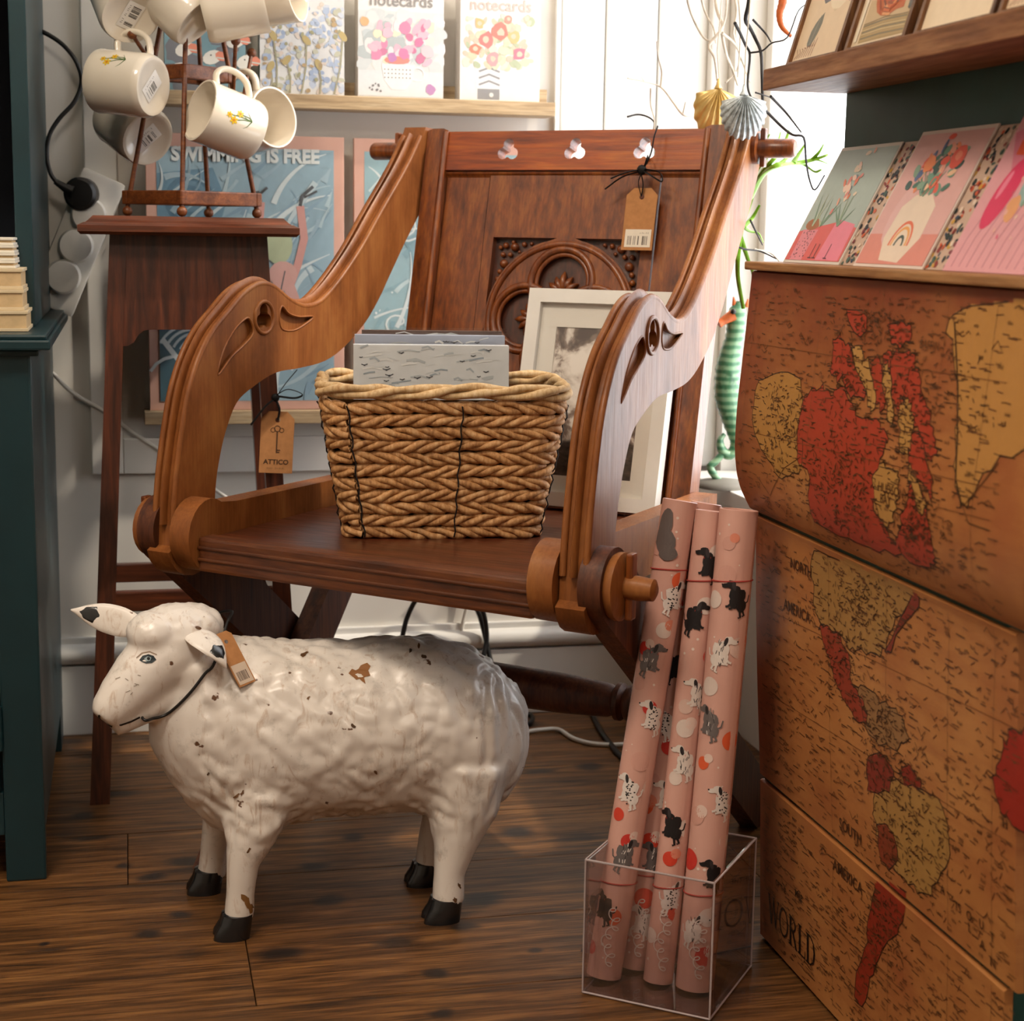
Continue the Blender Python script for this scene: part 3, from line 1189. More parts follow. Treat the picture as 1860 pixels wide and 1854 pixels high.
def draw_shop_tag(p):
    W = .046
    p.ring(W / 2, .062, .004, .004, .001, '4a3424')
    p.ring(W / 2 - .006, .060, .003, .003, .0008, '4a3424')
    p.ring(W / 2 + .006, .060, .003, .003, .0008, '4a3424')
    p.stroke([(W / 2, .058), (W / 2, .028)], .0016, '4a3424')
    p.stroke([(W / 2, .032), (W / 2 + .005, .032)], .0016, '4a3424')
    p.stroke([(W / 2, .029), (W / 2 + .004, .029)], .0016, '4a3424')
    p.text('ATTICO', W / 2, .0125, .0095, '4a3424', 'CENTER', .0002)
    p.scribble(.010, .006, W - .010, .006, .002, '6a4a34', .0005)


stag = price_tag('shop_tag', 'brown shop tag with a key drawing tied to the mahogany stand leg', T_st, .046, .086, draw_shop_tag)
o3 = V(stag.location)
rb = MB()
ribbon([T_st(.023, .074, .002), T_st(.024, .09, .004), T_st(.018, .104, .002)], .0025)
ribbon([T_st(.018, .104, .002), T_st(.004, .092, .006), T_st(-.014, .066, .004)], .0035)
ribbon([T_st(.018, .104, .002), T_st(.030, .124, .004), T_st(.046, .145, .003)], .0022)
ribbon([T_st(.018, .108, .002), T_st(.034, .118, .010), T_st(.054, .112, .010), T_st(.044, .106, .006), T_st(.022, .107, .002)], .0022)
rb.ball(T_st(.018, .105, .002) - o3, .006, 8)
rb.build('ribbon', M_RIBBON, stag, 60)

# ================================================================== mug tree
def m_mug():
    t = NT('cream_glaze')
    v = t.noise(t.coord(), 12, 3)
    return t.done(t.ramp(v, [(.3, 'e6dac6'), (.7, 'eee4d4')]), .14, .5, .4)


M_MUG = m_mug()
TZ = .814
MX, MY = .098, 2.447
mtree = thing('mug_tree', 'stained wooden mug tree with slanting rods and ball feet', 'mug stand', (MX, MY, TZ))
corners = [V(-.092, -.004, 0), V(-.020, -.085, 0), V(.088, .006, 0), V(.024, .085, 0)]


def rung(z, k, h, th=.010):
    for i in range(4):
        a, b = corners[i] * k + V(0, 0, z), corners[(i + 1) % 4] * k + V(0, 0, z)
        d = (b - a).normalized() * .006
        MB().bar(a - d, b + d, th, h, bev=.002).build('band', M_BEECH, mtree)


rung(.026, 1.0, .019)
rung(.196, .56, .020)
rung(.372, .20, .018)
for c in corners:
    MB().tube([c + V(0, 0, .012), c * .15 + V(0, 0, .40)], .0034, 8).build('rod', M_BEECH, mtree, 60)
    MB().ball(c + V(0, 0, .0072), .0072, 12).build('ball_foot', M_BEECH, mtree, 60)
MB().lathe([(.03, 0), (.03, .01), (.014, .02), (.018, .035), (.001, .05)], (0, 0, .395), (0, 0, 1), 16).build('finial', M_BEECH, mtree, 50)

_toward = V(-math.sin(YAW), -math.cos(YAW), 0)


def dirv(a, b, c):
    return (_r * a + V(0, 0, 1) * b + _toward * c).normalized()


MUGH, MUGR = .084, .0425
mug_prof = [(.0005, .0028), (.030, .0028), (.0335, .0), (.0385, .0), (.0405, .003), (MUGR, .010), (MUGR, .074), (MUGR + .0008, .081), (MUGR + .0002, MUGH),
            (MUGR - .0022, MUGH), (MUGR - .0034, .080), (MUGR - .0038, .02), (.034, .008), (.0005, .0065)]
_mug_meshes = {}


def mug(label, px, py, Y, mouth, up, flower=None, sticker=None, scale=1.0):
    c = at(px, py, 'y', Y)
    z = dirv(*mouth)
    h = dirv(*up)
    x = (h - z * h.dot(z)).normalized()
    y_ = z.cross(x)
    M = Matrix(((x.x, y_.x, z.x, c.x), (x.y, y_.y, z.y, c.y), (x.z, y_.z, z.z, c.z), (0, 0, 0, 1))) @ Matrix.Translation((0, 0, -MUGH / 2))
    t = thing('mug', label, 'mug', group='cream mugs on the mug tree')
    t.matrix_world = M
    if not _mug_meshes:
        o = MB().lathe(mug_prof, n=40, cap=False).build('body', M_MUG, t, 50)
        hp = smooth_poly([(MUGR - .002, 0, .066), (.058, 0, .070), (.069, 0, .060), (.071, 0, .042), (.064, 0, .025), (.050, 0, .017), (MUGR - .002, 0, .015)], 6)
        o2 = MB().tube(hp, .0058, 10, flat=.75).build('handle', M_MUG, t, 60)
        _mug_meshes['b'], _mug_meshes['h'] = o.data, o2.data
    else:
        for nm, k in (('body', 'b'), ('handle', 'h')):
            o = bpy.data.objects.new(nm, _mug_meshes[k])
            COL.objects.link(o)
            o.parent = t
    if flower is not None:
        def TC(u, v, hh):
            a = flower + u / MUGR
            r = MUGR + hh
            return V(r * math.cos(a), r * math.sin(a), v)
        p = Print(TC)
        for (fx, fz, s_) in ((-.004, .052, 1.0), (.007, .045, .9), (.001, .060, .75)):
            p.stroke([(fx, fz), (fx * .5 + .003, fz - .014), (.003, .026)], .0012, '5f7a44')
        for (dx, lz) in ((-.010, .036), (.013, .034), (.006, .040)):
            p.stroke([(.003, .026), (dx * .6, (lz + .026) / 2), (dx, lz)], .0016, '55703f', True)
        p.up()
        for (fx, fz, s_) in ((-.004, .052, 1.0), (.007, .045, .9), (.001, .060, .75)):
            for k in range(6):
                a = k * pi / 3
                p.blob(fx + .0034 * s_ * math.cos(a), fz + .0034 * s_ * math.sin(a), .0026 * s_, .0016 * s_, 'e9c234', 8, a)
        p.up()
        for (fx, fz, s_) in ((-.004, .052, 1.0), (.007, .045, .9), (.001, .060, .75)):
            p.blob(fx, fz, .0020 * s_, None, 'd98a20', 8)
        p.build(t, M_PRINT_GLOSS)
    if sticker is not None:
        p = Print(plane_T((0, 0, .0026), V(math.cos(sticker), math.sin(sticker), 0), V(math.sin(sticker), -math.cos(sticker), 0), (0, 0, -1)))
        p.rect(-.020, -.012, .020, .012, 'efeae2')
        p.up()
        p.barcode(-.015, -.009, .015, .003, '3a332c', 16)
        p.scribble(-.015, .006, .015, .006, .003, '6b6258', .0007)
        p.build(t, M_PRINT, 'sticker')
    return t


mug('cream mug lying level with its plain base turned outwards, nearest the black flex', 231, 152, 2.385, (-.90, .10, -.36), (.35, .9, -.1), flower=-1.1, sticker=.5)
mug('cream mug tucked below the level mug, barcode sticker on its base', 243, 232, 2.505, (-.62, .40, -.68), (.3, .6, .2), flower=-.8, sticker=.6)
mug('cream mug with a yellow daffodil, open mouth tilted towards the room', 412, 220, 2.375, (-.76, .30, .56), (.0, .9, -.2), flower=-1.75)
mug('cream mug half hidden behind the daffodil mug', 462, 222, 2.475, (.66, .12, .55), (-.3, .9, .1))
mug('topmost cream mug showing a barcode on its base beside the ball-ended peg', 226, 2, 2.42, (-.35, .55, -.70), (-.1, .7, .3), sticker=.7)
mug('cream mug hanging at the top edge above the puffin cards', 322, 2, 2.40, (-.66, .62, -.20), (.5, .6, .2))
mug('cream mug lying sideways at the top of the mug tree', 424, 12, 2.38, (.93, .22, -.12), (.1, .9, .2))
mug('cream mug furthest towards the blue garden notecards', 490, -8, 2.50, (.85, .12, .2), (.1, .9, .2))

# pegs with ball ends, from the rods outwards
for (a, b, Y) in (((278, 120), (240, 62), 2.40), ((262, 180), (272, 88), 2.46), ((424, 160), (428, 74), 2.40), ((440, 190), (457, 96), 2.48)):
    o3 = V(mtree.location)
    p0, p1 = at(*a, 'y', 2.447) - o3, at(*b, 'y', Y) - o3
    pg = MB().tube([p0, p1], .0028, 8).build('peg', M_BEECH, mtree, 60)
    MB().ball(p1, .0068, 12).build('peg_ball', M_BEECH, pg, 60)

# ================================================================== teal dresser on the left
CF, CR = 2.055, -.11
cab = thing('dresser', 'dark teal painted dresser with a projecting ledge and upper shelf unit', 'cabinet', (-.5, CF, 0))


def cabpart(name, lo, hi, bev=.002, mat=None, par=None):
    d = V(cab.location)
    return MB().box(V(lo) - d, V(hi) - d, bev=bev).build(name, mat or M_TEAL, par or cab)


cabpart('body', (-.92, CF + .018, .06), (CR, Y1 - .002, .655), .003)
cabpart('face_stile', (-.158, CF, 0), (CR, CF + .02, .655), .003)
cabpart('face_rail', (-.92, CF + .001, .06), (-.158, CF + .02, .115), .002)
cabpart('face_rail', (-.92, CF + .001, .61), (-.158, CF + .02, .655), .002)
cabpart('foot', (CR - .04, Y1 - .10, 0), (CR, Y1 - .02, .06), .002)
dr = cabpart('door', (-.55, CF + .004, .118), (-.161, CF + .02, .607), .002)
cabpart('door_stile', (-.215, CF - .004, .118), (-.161, CF + .006, .607), .002, par=dr)
cabpart('door_rail', (-.55, CF - .004, .118), (-.215, CF + .006, .18), .002, par=dr)
cabpart('door_rail', (-.55, CF - .004, .545), (-.215, CF + .006, .607), .002, par=dr)
d_ = V(cab.location)
MB().cyl(V(-.160, CF - .005, .17) - d_, V(-.160, CF - .005, .225) - d_, .004, n=10).build('hinge', M_TEAL, dr, 50)
led = MB()
for z0, z1, e in ((.648, .656, .010), (.656, .668, .024), (.668, .674, .020)):
    led.box(V(-.94, CF - e, z0) - d_, V(CR + e, Y1 - .002, z1) - d_, bev=.0025)
led.build('ledge', M_TEAL, cab)
HF = 2.20
cabpart('hutch_side', (-.128, HF, .674), (CR, Y1 - .004, 1.9), .002)
cabpart('hutch_stile', (-.131, HF - .012, .674), (CR, HF, 1.9), .002)
M_NAVY = m_plain('navy_back_board', '131a26', .6, .3)
cabpart('hutch_back', (-.92, Y1 - .02, .674), (-.128, Y1 - .006, 1.9), .001, M_NAVY)
cabpart('hutch_shelf', (-.92, HF + .01, 1.15), (-.128, Y1 - .02, 1.168), .002)

M_COVER = m_plain('cream_cloth_cover', 'd9c6a4', .7, .25, var=.05, scale=60)
M_PAGES = m_plain('tan_page_edges', 'd2b68c', .8, .2, var=.08, scale=90)
M_WCOVER = m_plain('white_book_board', 'e6e0d2', .6, .3)


def book(label, xr, y0, z, th, w, d, cov, pages, group, cv=.0022):
    t = thing('book', label, 'book', (xr - w / 2, y0, z), 0, group)
    MB().box((-w / 2, 0, 0), (w / 2, d, cv), bev=.0006).build('cover', cov, t)
    MB().box((-w / 2, 0, th - cv), (w / 2, d, th), bev=.0006).build('cover', cov, t)
    MB().box((-w / 2 + .003, .002, cv), (w / 2 - .002, d - .003, th - cv), bev=.0006).build('pages', pages, t)
    return t


bz = .6745
for i, lab in enumerate(('thick cream book at the bottom of the pile on the teal ledge', 'thick cream book in the middle of the pile on the teal ledge', 'thick cream book just under the thin white books')):
    th = .0245
    book(lab, (-.113, -.117, -.118)[i], 2.085 + .004 * i, bz, th, .20, .13, M_COVER, M_PAGES, 'thick cream books on the dresser ledge', .004)
    bz += th + .0002
for i, lab in enumerate(('thin white book lying lowest, straight on the thick cream books', 'thin white book second from below in the thin pile', 'thin white book second from the top of the thin pile', 'thin white book topmost on the dresser pile')):
    th = .0088
    book(lab, (-.1265, -.1268, -.1275, -.1285)[i], 2.10 + .003 * i, bz, th, .18, .11, M_WCOVER, M_BLACK if False else M_PAGES, 'thin white books on the dresser ledge', .003)
    bz += th + .0002

# ================================================================== wall: plug, cable, power strip
strip_c0, strip_c1 = at(190, 320, 'y', 2.655), at(92, 560, 'y', 2.655)
ax = (strip_c1 - strip_c0).normalized()
L = (strip_c1 - strip_c0).length
ps = thing('power_strip', 'white multi-socket power strip hanging askew beside the dresser', 'power strip', tuple((strip_c0 + strip_c1) / 2))
xx = V(0, -1, 0).cross(ax)
Mps = Matrix(((xx.x, 0, ax.x, 0), (xx.y, -1, ax.y, 0), (xx.z, 0, ax.z, 0), (0, 0, 0, 1)))
MB(Mps).box((-.034, -.018, -L / 2), (.034, .014, L / 2), bev=.006).build('housing', M_WHITEPL, ps, 40)
for k, q in enumerate((-.055, -.005, .045)):
    MB(Mps).lathe([(.026, 0), (.026, .018), (.023, .024), (.001, .025)], (0, .012, q + .01), (0, 1, 0), 24).build('plug', M_WHITEPL, ps, 40)
pl = at(147, 352, 'y', 2.62)
plug = thing('plug', 'black mains plug with its flex in the white power strip', 'plug', tuple(pl))
MB().lathe([(.023, -.018), (.0245, -.012), (.0245, .006), (.020, .011), (.001, .012)], (0, 0, 0), _toward, 24).build('plug_body', M_BLACK, plug, 40)
cord = [at(a, b, 'y', y_) - pl for a, b, y_ in ((40, 45, 2.66), (78, 58, 2.64), (115, 82, 2.63), (140, 115, 2.62), (148, 150, 2.62), (135, 185, 2.62), (108, 215, 2.62), (90, 245, 2.62), (85, 280, 2.62), (92, 315, 2.61), (108, 335, 2.61), (125, 345, 2.61))]
MB().tube(smooth_poly(cord, 6), .0034, 8).build('flex', M_BLACK, plug, 60)
MB().tube([at(100, 329, 'y', 2.61) - pl, at(118, 341, 'y', 2.61) - pl, at(132, 347, 'y', 2.61) - pl], [.0045, .0065, .009], 10).build('strain_relief', M_BLACK, plug, 50)

wc = [at(a, b, 'y', 2.668) for a, b in ((88, 672), (100, 682), (120, 703), (145, 722), (172, 737), (200, 755), (240, 785), (290, 818), (340, 855), (385, 885), (430, 915), (500, 950), (620, 1000), (700, 1028), (745, 1043), (800, 1050), (850, 1060), (848, 1100), (838, 1150), (846, 1220))]
tag(MB().tube(smooth_poly(wc, 5), .0032, 8).build('cable', M_WHITEPL, None, 60), 'white cable sagging along the wall behind the mahogany stand', 'cable')
for lab, pts in (('black cable looping up behind the sheep back', ((730, 1160, 2.63), (740, 1120, 2.63), (760, 1082, 2.62), (785, 1055, 2.62), (805, 1036, 2.62), (830, 1030, 2.63), (850, 1055, 2.63), (868, 1090, 2.63), (880, 1120, 2.63), (884, 1160, 2.63), (878, 1200, 2.62), (880, 1290, 2.60))),
                 ('black cable running down beside the looped one to the floor', ((815, 1030, 2.65), (842, 1062, 2.65), (868, 1110, 2.65), (880, 1150, 2.65), (890, 1195, 2.64), (905, 1240, 2.62), (930, 1295, 2.60)))):
    P_ = [at(a, b, 'y', y_) for a, b, y_ in pts]
    for q in P_:
        q.z = max(q.z, .005)
    tag(MB().tube(smooth_poly(P_, 6), .0042, 8).build('cable', M_BLACK, None, 60), lab, 'cable')
fl = [at(a, b, 'z', .004) for a, b in ((905, 1335), (945, 1330), (985, 1325), (1015, 1325), (1040, 1340), (1075, 1350), (1125, 1352), (1180, 1345))]
tag(MB().tube(smooth_poly(fl, 6), .0036, 8).build('cable', M_WHITEPL, None, 60), 'white cable curving over the floor under the chair stretcher', 'cable')
fl = [at(a, b, 'z', .004) for a, b in ((940, 1300), (955, 1296), (967, 1302), (962, 1314), (945, 1318), (925, 1322))]
tag(MB().tube(smooth_poly(fl, 6), .0042, 8).build('cable', M_BLACK, None, 60), 'short black cable curl on the floor behind the sheep rump', 'cable')
fl = [at(a, b, 'z', .004) for a, b in ((1075, 1295), (1090, 1325), (1108, 1350), (1130, 1375), (1160, 1390))]
tag(MB().tube(smooth_poly(fl, 6), .0045, 8).build('cable', M_BLACK, None, 60), 'black cable on the floor crossing under the white one', 'cable')

# ================================================================== shelves, notecards and posters on the back wall
ush = thing('wall_shelf', 'pale oak picture ledge holding the notecard packs', 'shelf', (.35, Y1, .98))
MB().box((-.35, -.072, 0), (.312, -.012, .021), bev=.0015).build('board', M_PALEOAK, ush)
MB().box((-.35, -.014, -.0), (.312, -.0125, .045), bev=.0005).build('back_strip', M_PALEOAK, ush)
lsh = thing('wall_shelf', 'low pale oak ledge carrying the swimmer posters', 'shelf', (.35, Y1, .50))
MB().box((-.325, -.06, 0), (.42, -.012, .0205), bev=.0015).build('board', M_PALEOAK, lsh)

M_WRAP = m_glass('clear_film', mixf=.10, rough=.15)
CARDY = 2.645


def pack(label, px0_, px1_, draw, boxcol, h=.172):
    xa, xb = at(px0_, 120, 'y', CARDY - .02).x, at(px1_, 120, 'y', CARDY - .02).x
    w = xb - xa
    t = thing('notecard_pack', label, 'notecards', (xa, CARDY, 1.0012), 0, 'notecard packs on the oak ledge')
    MB().box((0, -.022, 0), (w, .018, h), bev=.001).build('box', m_plain('box_' + boxcol, boxcol, .5, .3, var=.03), t)
    p = Print(plane_T((0, -.022, 0), (1, 0, 0), (0, 0, 1), (0, -1, 0)))
    p.wash = .22  # glare over the packs, put into their print colours
    draw(p, w, h)
    p.build(t)
    return t


def _dots(p, n, x0, x1, z0, z1, r0, r1, cols, jag=.15):
    for _ in range(n):
        p.blob(random.uniform(x0, x1), random.uniform(z0, z1), random.uniform(r0, r1), random.uniform(r0, r1), random.choice(cols), 9, random.uniform(0, 3), jag, 1)
        p.h += 2e-6


def d_puffin(p, w, h):
    p.rect(0, 0, w, h, '2f7f92')
    p.up()
    for _ in range(12):
        p.blob(random.uniform(.01, w - .01), random.uniform(.005, .085), .020, .014, '1f2f4a', 12, random.uniform(0, 3), .15)
    p.up()
    for cx, cz in ((.030, .060), (.070, .050), (.105, .075), (.052, .020), (.095, .025), (.12, .045), (.02, .03)):
        p.up()
        p.blob(cx, cz, .015, .010, 'e6e4da', 12, .4)
        p.up()
        p.blob(cx + .013, cz + .002, .009, .007, 'e2672d', 8, -.4)
        p.up()
        p.stroke([(cx + .006, cz), (cx + .022, cz - .002)], .002, 'c9ccc2')
        p.blob(cx - .002, cz + .003, .0014, None, '1a1a22', 6)


def d_garden(p, w, h):
    p.rect(0, 0, w, h, 'efece6')
    p.up()
    p.rect(0, 0, w, .142, 'dfe0e0')
    p.up()
    _dots(p, 260, .004, w - .004, .004, .135, .002, .006, ['9fb4d4', 'b7c6de', 'c9d2e2', '8ea6cc', 'd8c9bc', 'b9b9a0'])
    p.up()
    for x0, x1, z in ((.025, .020, .085), (.062, .070, .080), (.112, .125, .088), (.045, .040, .05), (.09, .088, .045), (.015, .016, .04)):
        p.stroke([(x0, .002), ((x0 + x1) / 2 + .003, z * .5), (x1, z)], .0022, '8f8a5e')
        p.blob(x1, z, .005, .009, 'b59a3c', 10, random.uniform(-.8, .8))
    p.up()
    _dots(p, 34, .005, w - .005, .005, .13, .002, .0042, ['a2803a', 'b08c48', '8d8a52'])
    p.text('notecards', w / 2, .148, .024, 'b9b6b0', 'CENTER', .0002, .95)


def d_teacup(p, w, h):
    p.rect(0, 0, w, h, 'f0ede9')
    p.up()
    p.rect(0, 0, w, .128, 'd9dcdc')
    p.up()
    _dots(p, 60, .006, w - .006, .045, .122, .008, .016, ['cdd4d6', 'e3e0e0', 'bcc7cb', 'e8dfe2', 'd5dbd2', 'aab6b9'])
    p.up()
    p.rect(0, .002, w, .040, 'dfe1e4')
    p.up()
    _dots(p, 40, .02, .12, .05, .118, .004, .010, ['e9a9c0', 'd96a9e', 'f0cfd8', 'c94f8a', 'f3e3c0', 'e6b0c4', 'f2dfe4'])
    p.up()
    p.poly([(.036, .050), (.088, .050), (.084, .026), (.074, .012), (.052, .012), (.040, .026)], 'f1eeec')
    p.ring(.092, .036, .010, .010, .003, 'efecea')
    p.up()
    for i in range(8):
        for j in range(3):
            p.blob(.041 + i * .0056, .030 + j * .006, .0011, None, '3b3b44', 6, 0, 0, 1)
    p.blob(.060, .056, .020, .006, 'd9705c', 12)
    p.up()
    for x, z, r, c in ((.045, .096, .008, 'eeb2c6'), (.094, .084, .007, 'cf4d90'), (.070, .066, .008, 'd75a9c'), (.107, .070, .010, 'f0c3cc'), (.052, .060, .007, 'b95cb0'), (.112, .014, .008, 'b26ab0'), (.010, .112, .007, 'e9a25a')):
        p.blob(x, z, r, None, c, 12, 0, .15)
    _dots(p, 10, .014, .04, .008, .022, .001, .002, ['44444e'])
    p.text('notecards', w / 2, .136, .025, '77716d', 'CENTER', .0003, .98)


def d_vase(p, w, h):
    p.rect(0, 0, w, h, 'f0ece8')
    p.up()
    p.rect(.004, .002, w - .004, .036, 'd7dde0')
    p.up()
    p.poly([(.028, .002), (.062, .002), (.068, .060), (.022, .060)], 'e9e7e6')
    p.up()
    p.rect(.028, .002, .063, .018, '6f7075')
    for z in (.024, .034, .044):
        p.stroke([(.030, z), (.046, z + .006), (.063, z)], .003, '74757a')
    _dots(p, 90, .008, .112, .050, .128, .003, .008, ['e8b9a0', 'c9cfae', 'e9c9a4', 'd9d4b4', 'efd9c4', 'a9b78e', 'dcc3a2'])
    p.up()
    for x, z, r, c in ((.040, .092, .012, 'e2544e'), (.064, .104, .013, 'e05a42'), (.052, .064, .010, 'e98a90'), (.084, .098, .009, 'f0b060'), (.094, .072, .010, 'cc4f74'), (.024, .078, .009, 'e2602e'), (.030, .116, .008, 'ecb060'), (.076, .124, .007, 'e37c66')):
        p.blob(x, z, r, None, c, 10, random.uniform(0, 3), .25)
        p.h += 1e-5
        p.blob(x, z, r * .45, None, 'f0bfa4', 8, 0, .2)
        p.h += 1e-5
    p.blob(.050, .009, .0035, None, 'e0dcd6', 10)
    p.text('notecards', w / 2, .136, .025, 'd6b8ad', 'CENTER', .0003, .98)


pack('teal notecard pack with puffins behind the mug tree', 299, 446, d_puffin, '2c6470')
pack('notecard pack with blue flower garden and yellow stems', 472, 625, d_garden, 'd9d2c8')
pack('notecard pack with a spotted teacup of pink flowers', 650, 805, d_teacup, 'd6cfc6')
pack('notecard pack with red flowers in a striped vase', 835, 980, d_vase, 'dcd6cf')


def poster(label, xa, xb, z0, z1, draw, Y):
    w, h = xb - xa, z1 - z0
    t = thing('poster', label, 'poster', (xa, Y, z0), 0)
    MB().box((0, 0, 0), (w, .012, h), bev=.0008).build('board', m_plain('pink_card', 'dcae9c', .6, .3, var=.03), t)
    p = Print(plane_T((0, 0, 0), (1, 0, 0), (0, 0, 1), (0, -1, 0)))
    p.wash = .10  # glare of the sleeve, painted in by paling the print
    draw(p, w, h)
    p.build(t)
    # clear sleeve with soft wrinkles
    g = MB()
    ph = [random.uniform(0, 6) for _ in range(6)]

    def sl(u, v):
        x, z = -.008 + u * (w + .016), -.0 + v * (h + .006)
        d = .0022 * abs(math.sin(38 * x + 22 * z + ph[0])) * math.sin(13 * z + ph[1]) ** 2 + .0016 * abs(math.sin(70 * (x - .6 * z) + ph[2]))
        return V(x, -.0038 - d, z)
    g.grid(50, 70, sl)
    g.build('clear_sleeve', M_WRAP, t, 60, weld=0)
    return t


def swirl(p, x, z, r, n, col, w, a0=0, turn=1.3):
    pts = [(x + r * (k / n) * math.cos(a0 + turn * 2 * pi * k / n), z + r * .8 * (k / n) * math.sin(a0 + turn * 2 * pi * k / n)) for k in range(n + 1)]
    p.stroke(pts, w, col)


def waves(p, w, h, n, cols, x0=.018, z0=.014):
    for _ in range(n):
        a, b = random.uniform(x0, w - x0), random.uniform(z0, h - .05)
        ln = random.uniform(.05, .15)
        ang = random.uniform(.3, 1.3) + (pi if random.random() < .3 else 0)
        bend = random.uniform(-1.6, 1.6)
        x, z, pts = a, b, []
        for k in range(15):
            if not (x0 < x < w - x0 and z0 < z < h - .022):
                break
            pts.append((x, z))
            t_ = ang + bend * k / 14
            x += ln / 14 * math.cos(t_)
            z += ln / 14 * math.sin(t_)
        if len(pts) > 3:
            p.stroke(pts, random.uniform(.003, .012), random.choice(cols), True)
            p.h += 4e-6


def d_swim1(p, w, h):
    p.rect(.016, .014, w - .016, h - .020, '8fb2c2')
    p.up()
    p.poly([(.016, h - .06), (.016, h - .16), (.10, h - .17), (.12, h - .10), (.10, h - .05)], '5d8ea8')
    p.up()
    p.ring(.065, h - .10, .034, .034, .008, '3f7692')
    p.ring(.065, h - .10, .020, .020, .006, '3f7692')
    p.up()
    waves(p, w, h, 120, ['a3c0cc', 'b4ced6', '87abc0', 'c6d9de', '7a9fb6', 'd6e4e6', '9ab9c8'])
    p.up()
    p.poly([(.016, .014), (.016, .16), (.07, .185), (.11, .15), (.14, .09), (.12, .014)], '1a5f74')
    p.up()
    for k in range(5):
        p.ring(.06 + .004 * k, .075, .05 - .007 * k, .055 - .006 * k, .004, 'd7e4e6', .5 + .2 * k, 2.6)
    swirl(p, .05, .05, .05, 24, 'e2ecec', .005, 1.0)
    swirl(p, .12, .04, .04, 20, '2d7486', .006, 2.0)
    p.stroke([(.02, .11), (.05, .07), (.10, .05), (.13, .02)], .008, 'e6eeee')
    p.up()
    # diver: legs, green suit, feet
    p.stroke([(.232, h - .105), (.238, .265), (.228, .225), (.215, .190)], .012, 'd99a90')
    p.stroke([(.172, h - .10), (.168, .265), (.175, .215), (.190, .165)], .012, 'd99a90')
    p.up()
    p.blob(.198, .255, .022, .030, 'b7c39a', 16)
    p.up()
    p.blob(.205, .21, .022, .020, 'dca79c', 14)
    p.stroke([(.205, .215), (.190, .165), (.182, .12)], .020, 'dba398')
    p.stroke([(.205, .215), (.222, .170), (.226, .12)], .018, 'dba398')
    p.up()
    p.stroke([(.180, .21), (.197, .165), (.214, .125)], .0018, '39434e')
    p.stroke([(.208, .215), (.197, .165), (.186, .128)], .0018, '39434e')
    p.stroke([(.232, h - .105), (.235, h - .090), (.252, h - .075)], .005, '2f3740')
    p.stroke([(.238, h - .092), (.258, h - .082)], .003, '2f3740')
    p.stroke([(.172, h - .10), (.168, h - .085), (.158, h - .088)], .005, '2f3740')
    p.stroke([(.168, h - .09), (.182, h - .078)], .004, '2f3740')
    p.text('SWIMMING IS FREE', w / 2, h - .040, .0285, 'dfe6e4', 'CENTER', .0012, .93)


def d_swim2(p, w, h):
    p.rect(.016, .014, w - .016, h - .020, '93b9c1')
    p.up()
    waves(p, w, h, 110, ['a9c9cf', 'c1d8da', '84adb8', 'dbe7e6', '7aa5b2', 'cfe0df'])
    p.up()
    for _ in range(8):
        swirl(p, random.uniform(.04, w - .06), random.uniform(.04, h - .1), .03, 18, 'e0eae8', .003, random.uniform(0, 6))
    _dots(p, 80, .02, w - .02, .02, h - .06, .0008, .002, ['eef3f2', 'e0ebea'])


poster('poster of a diving swimmer lettered SWIMMING IS FREE in a clear sleeve', .034, .334, .5208, .940, d_swim1, 2.636)
poster('pale sea-green poster half hidden behind the chair back', .350, .640, .5208, .940, d_swim2, 2.640)

# ================================================================== painted sheep figure
from mathutils.bvhtree import BVHTree
from mathutils import noise as mnoise

SHX, SHY = .235, 1.915
sheep = thing('sheep_figure', 'white painted sheep figure with black hooves and chipped paint', 'figurine', (SHX, SHY, 0))
O_S = V(SHX, SHY, 0)


def ell_loft(mb, rings, n=20):
    """rings: (center, axis_a vector, axis_b vector)"""
    vs, fs = [], []
    for c, a, b in rings:
        for k in range(n):
            t = 2 * pi * k / n
            vs.append(V(c) + V(a) * math.cos(t) + V(b) * math.sin(t))
    for i in range(len(rings) - 1):
        for k in range(n):
            k2 = (k + 1) % n
            fs.append((i * n + k, i * n + k2, (i + 1) * n + k2, (i + 1) * n + k))
    fs.append(tuple(range(n - 1, -1, -1)))
    fs.append(tuple((len(rings) - 1) * n + k for k in range(n)))
    mb.add(vs, fs)


sb = MB()
body = [(.461, .222, .172, .022), (.455, .246, .150, .040), (.445, .266, .132, .056), (.425, .290, .116, .074), (.395, .311, .108, .087), (.35, .324, .108, .094), (.30, .326, .114, .096),
        (.25, .324, .115, .096), (.20, .326, .112, .094), (.15, .330, .102, .091), (.115, .336, .094, .087), (.085, .345, .108, .080), (.06, .345, .136, .069), (.04, .335, .165, .055), (.025, .318, .195, .040), (.016, .30, .215, .026)]
ell_loft(sb, [(V(x, SHY - .012 * max(0, (.09 - x) / .09), (a + b) / 2), V(0, w, 0), V(0, 0, (a - b) / 2)) for x, a, b, w in body], 28)


def stick(pts, n=16):
    """pts: (x, y, z, r)"""
    P = [V(p[:3]) for p in pts]
    sb.tube(P, [p[3] for p in pts], n)


# skull, wool cap, muzzle, jaw, neck
def egg(c, r):
    sb.ball(c, 1.0, 18, r)


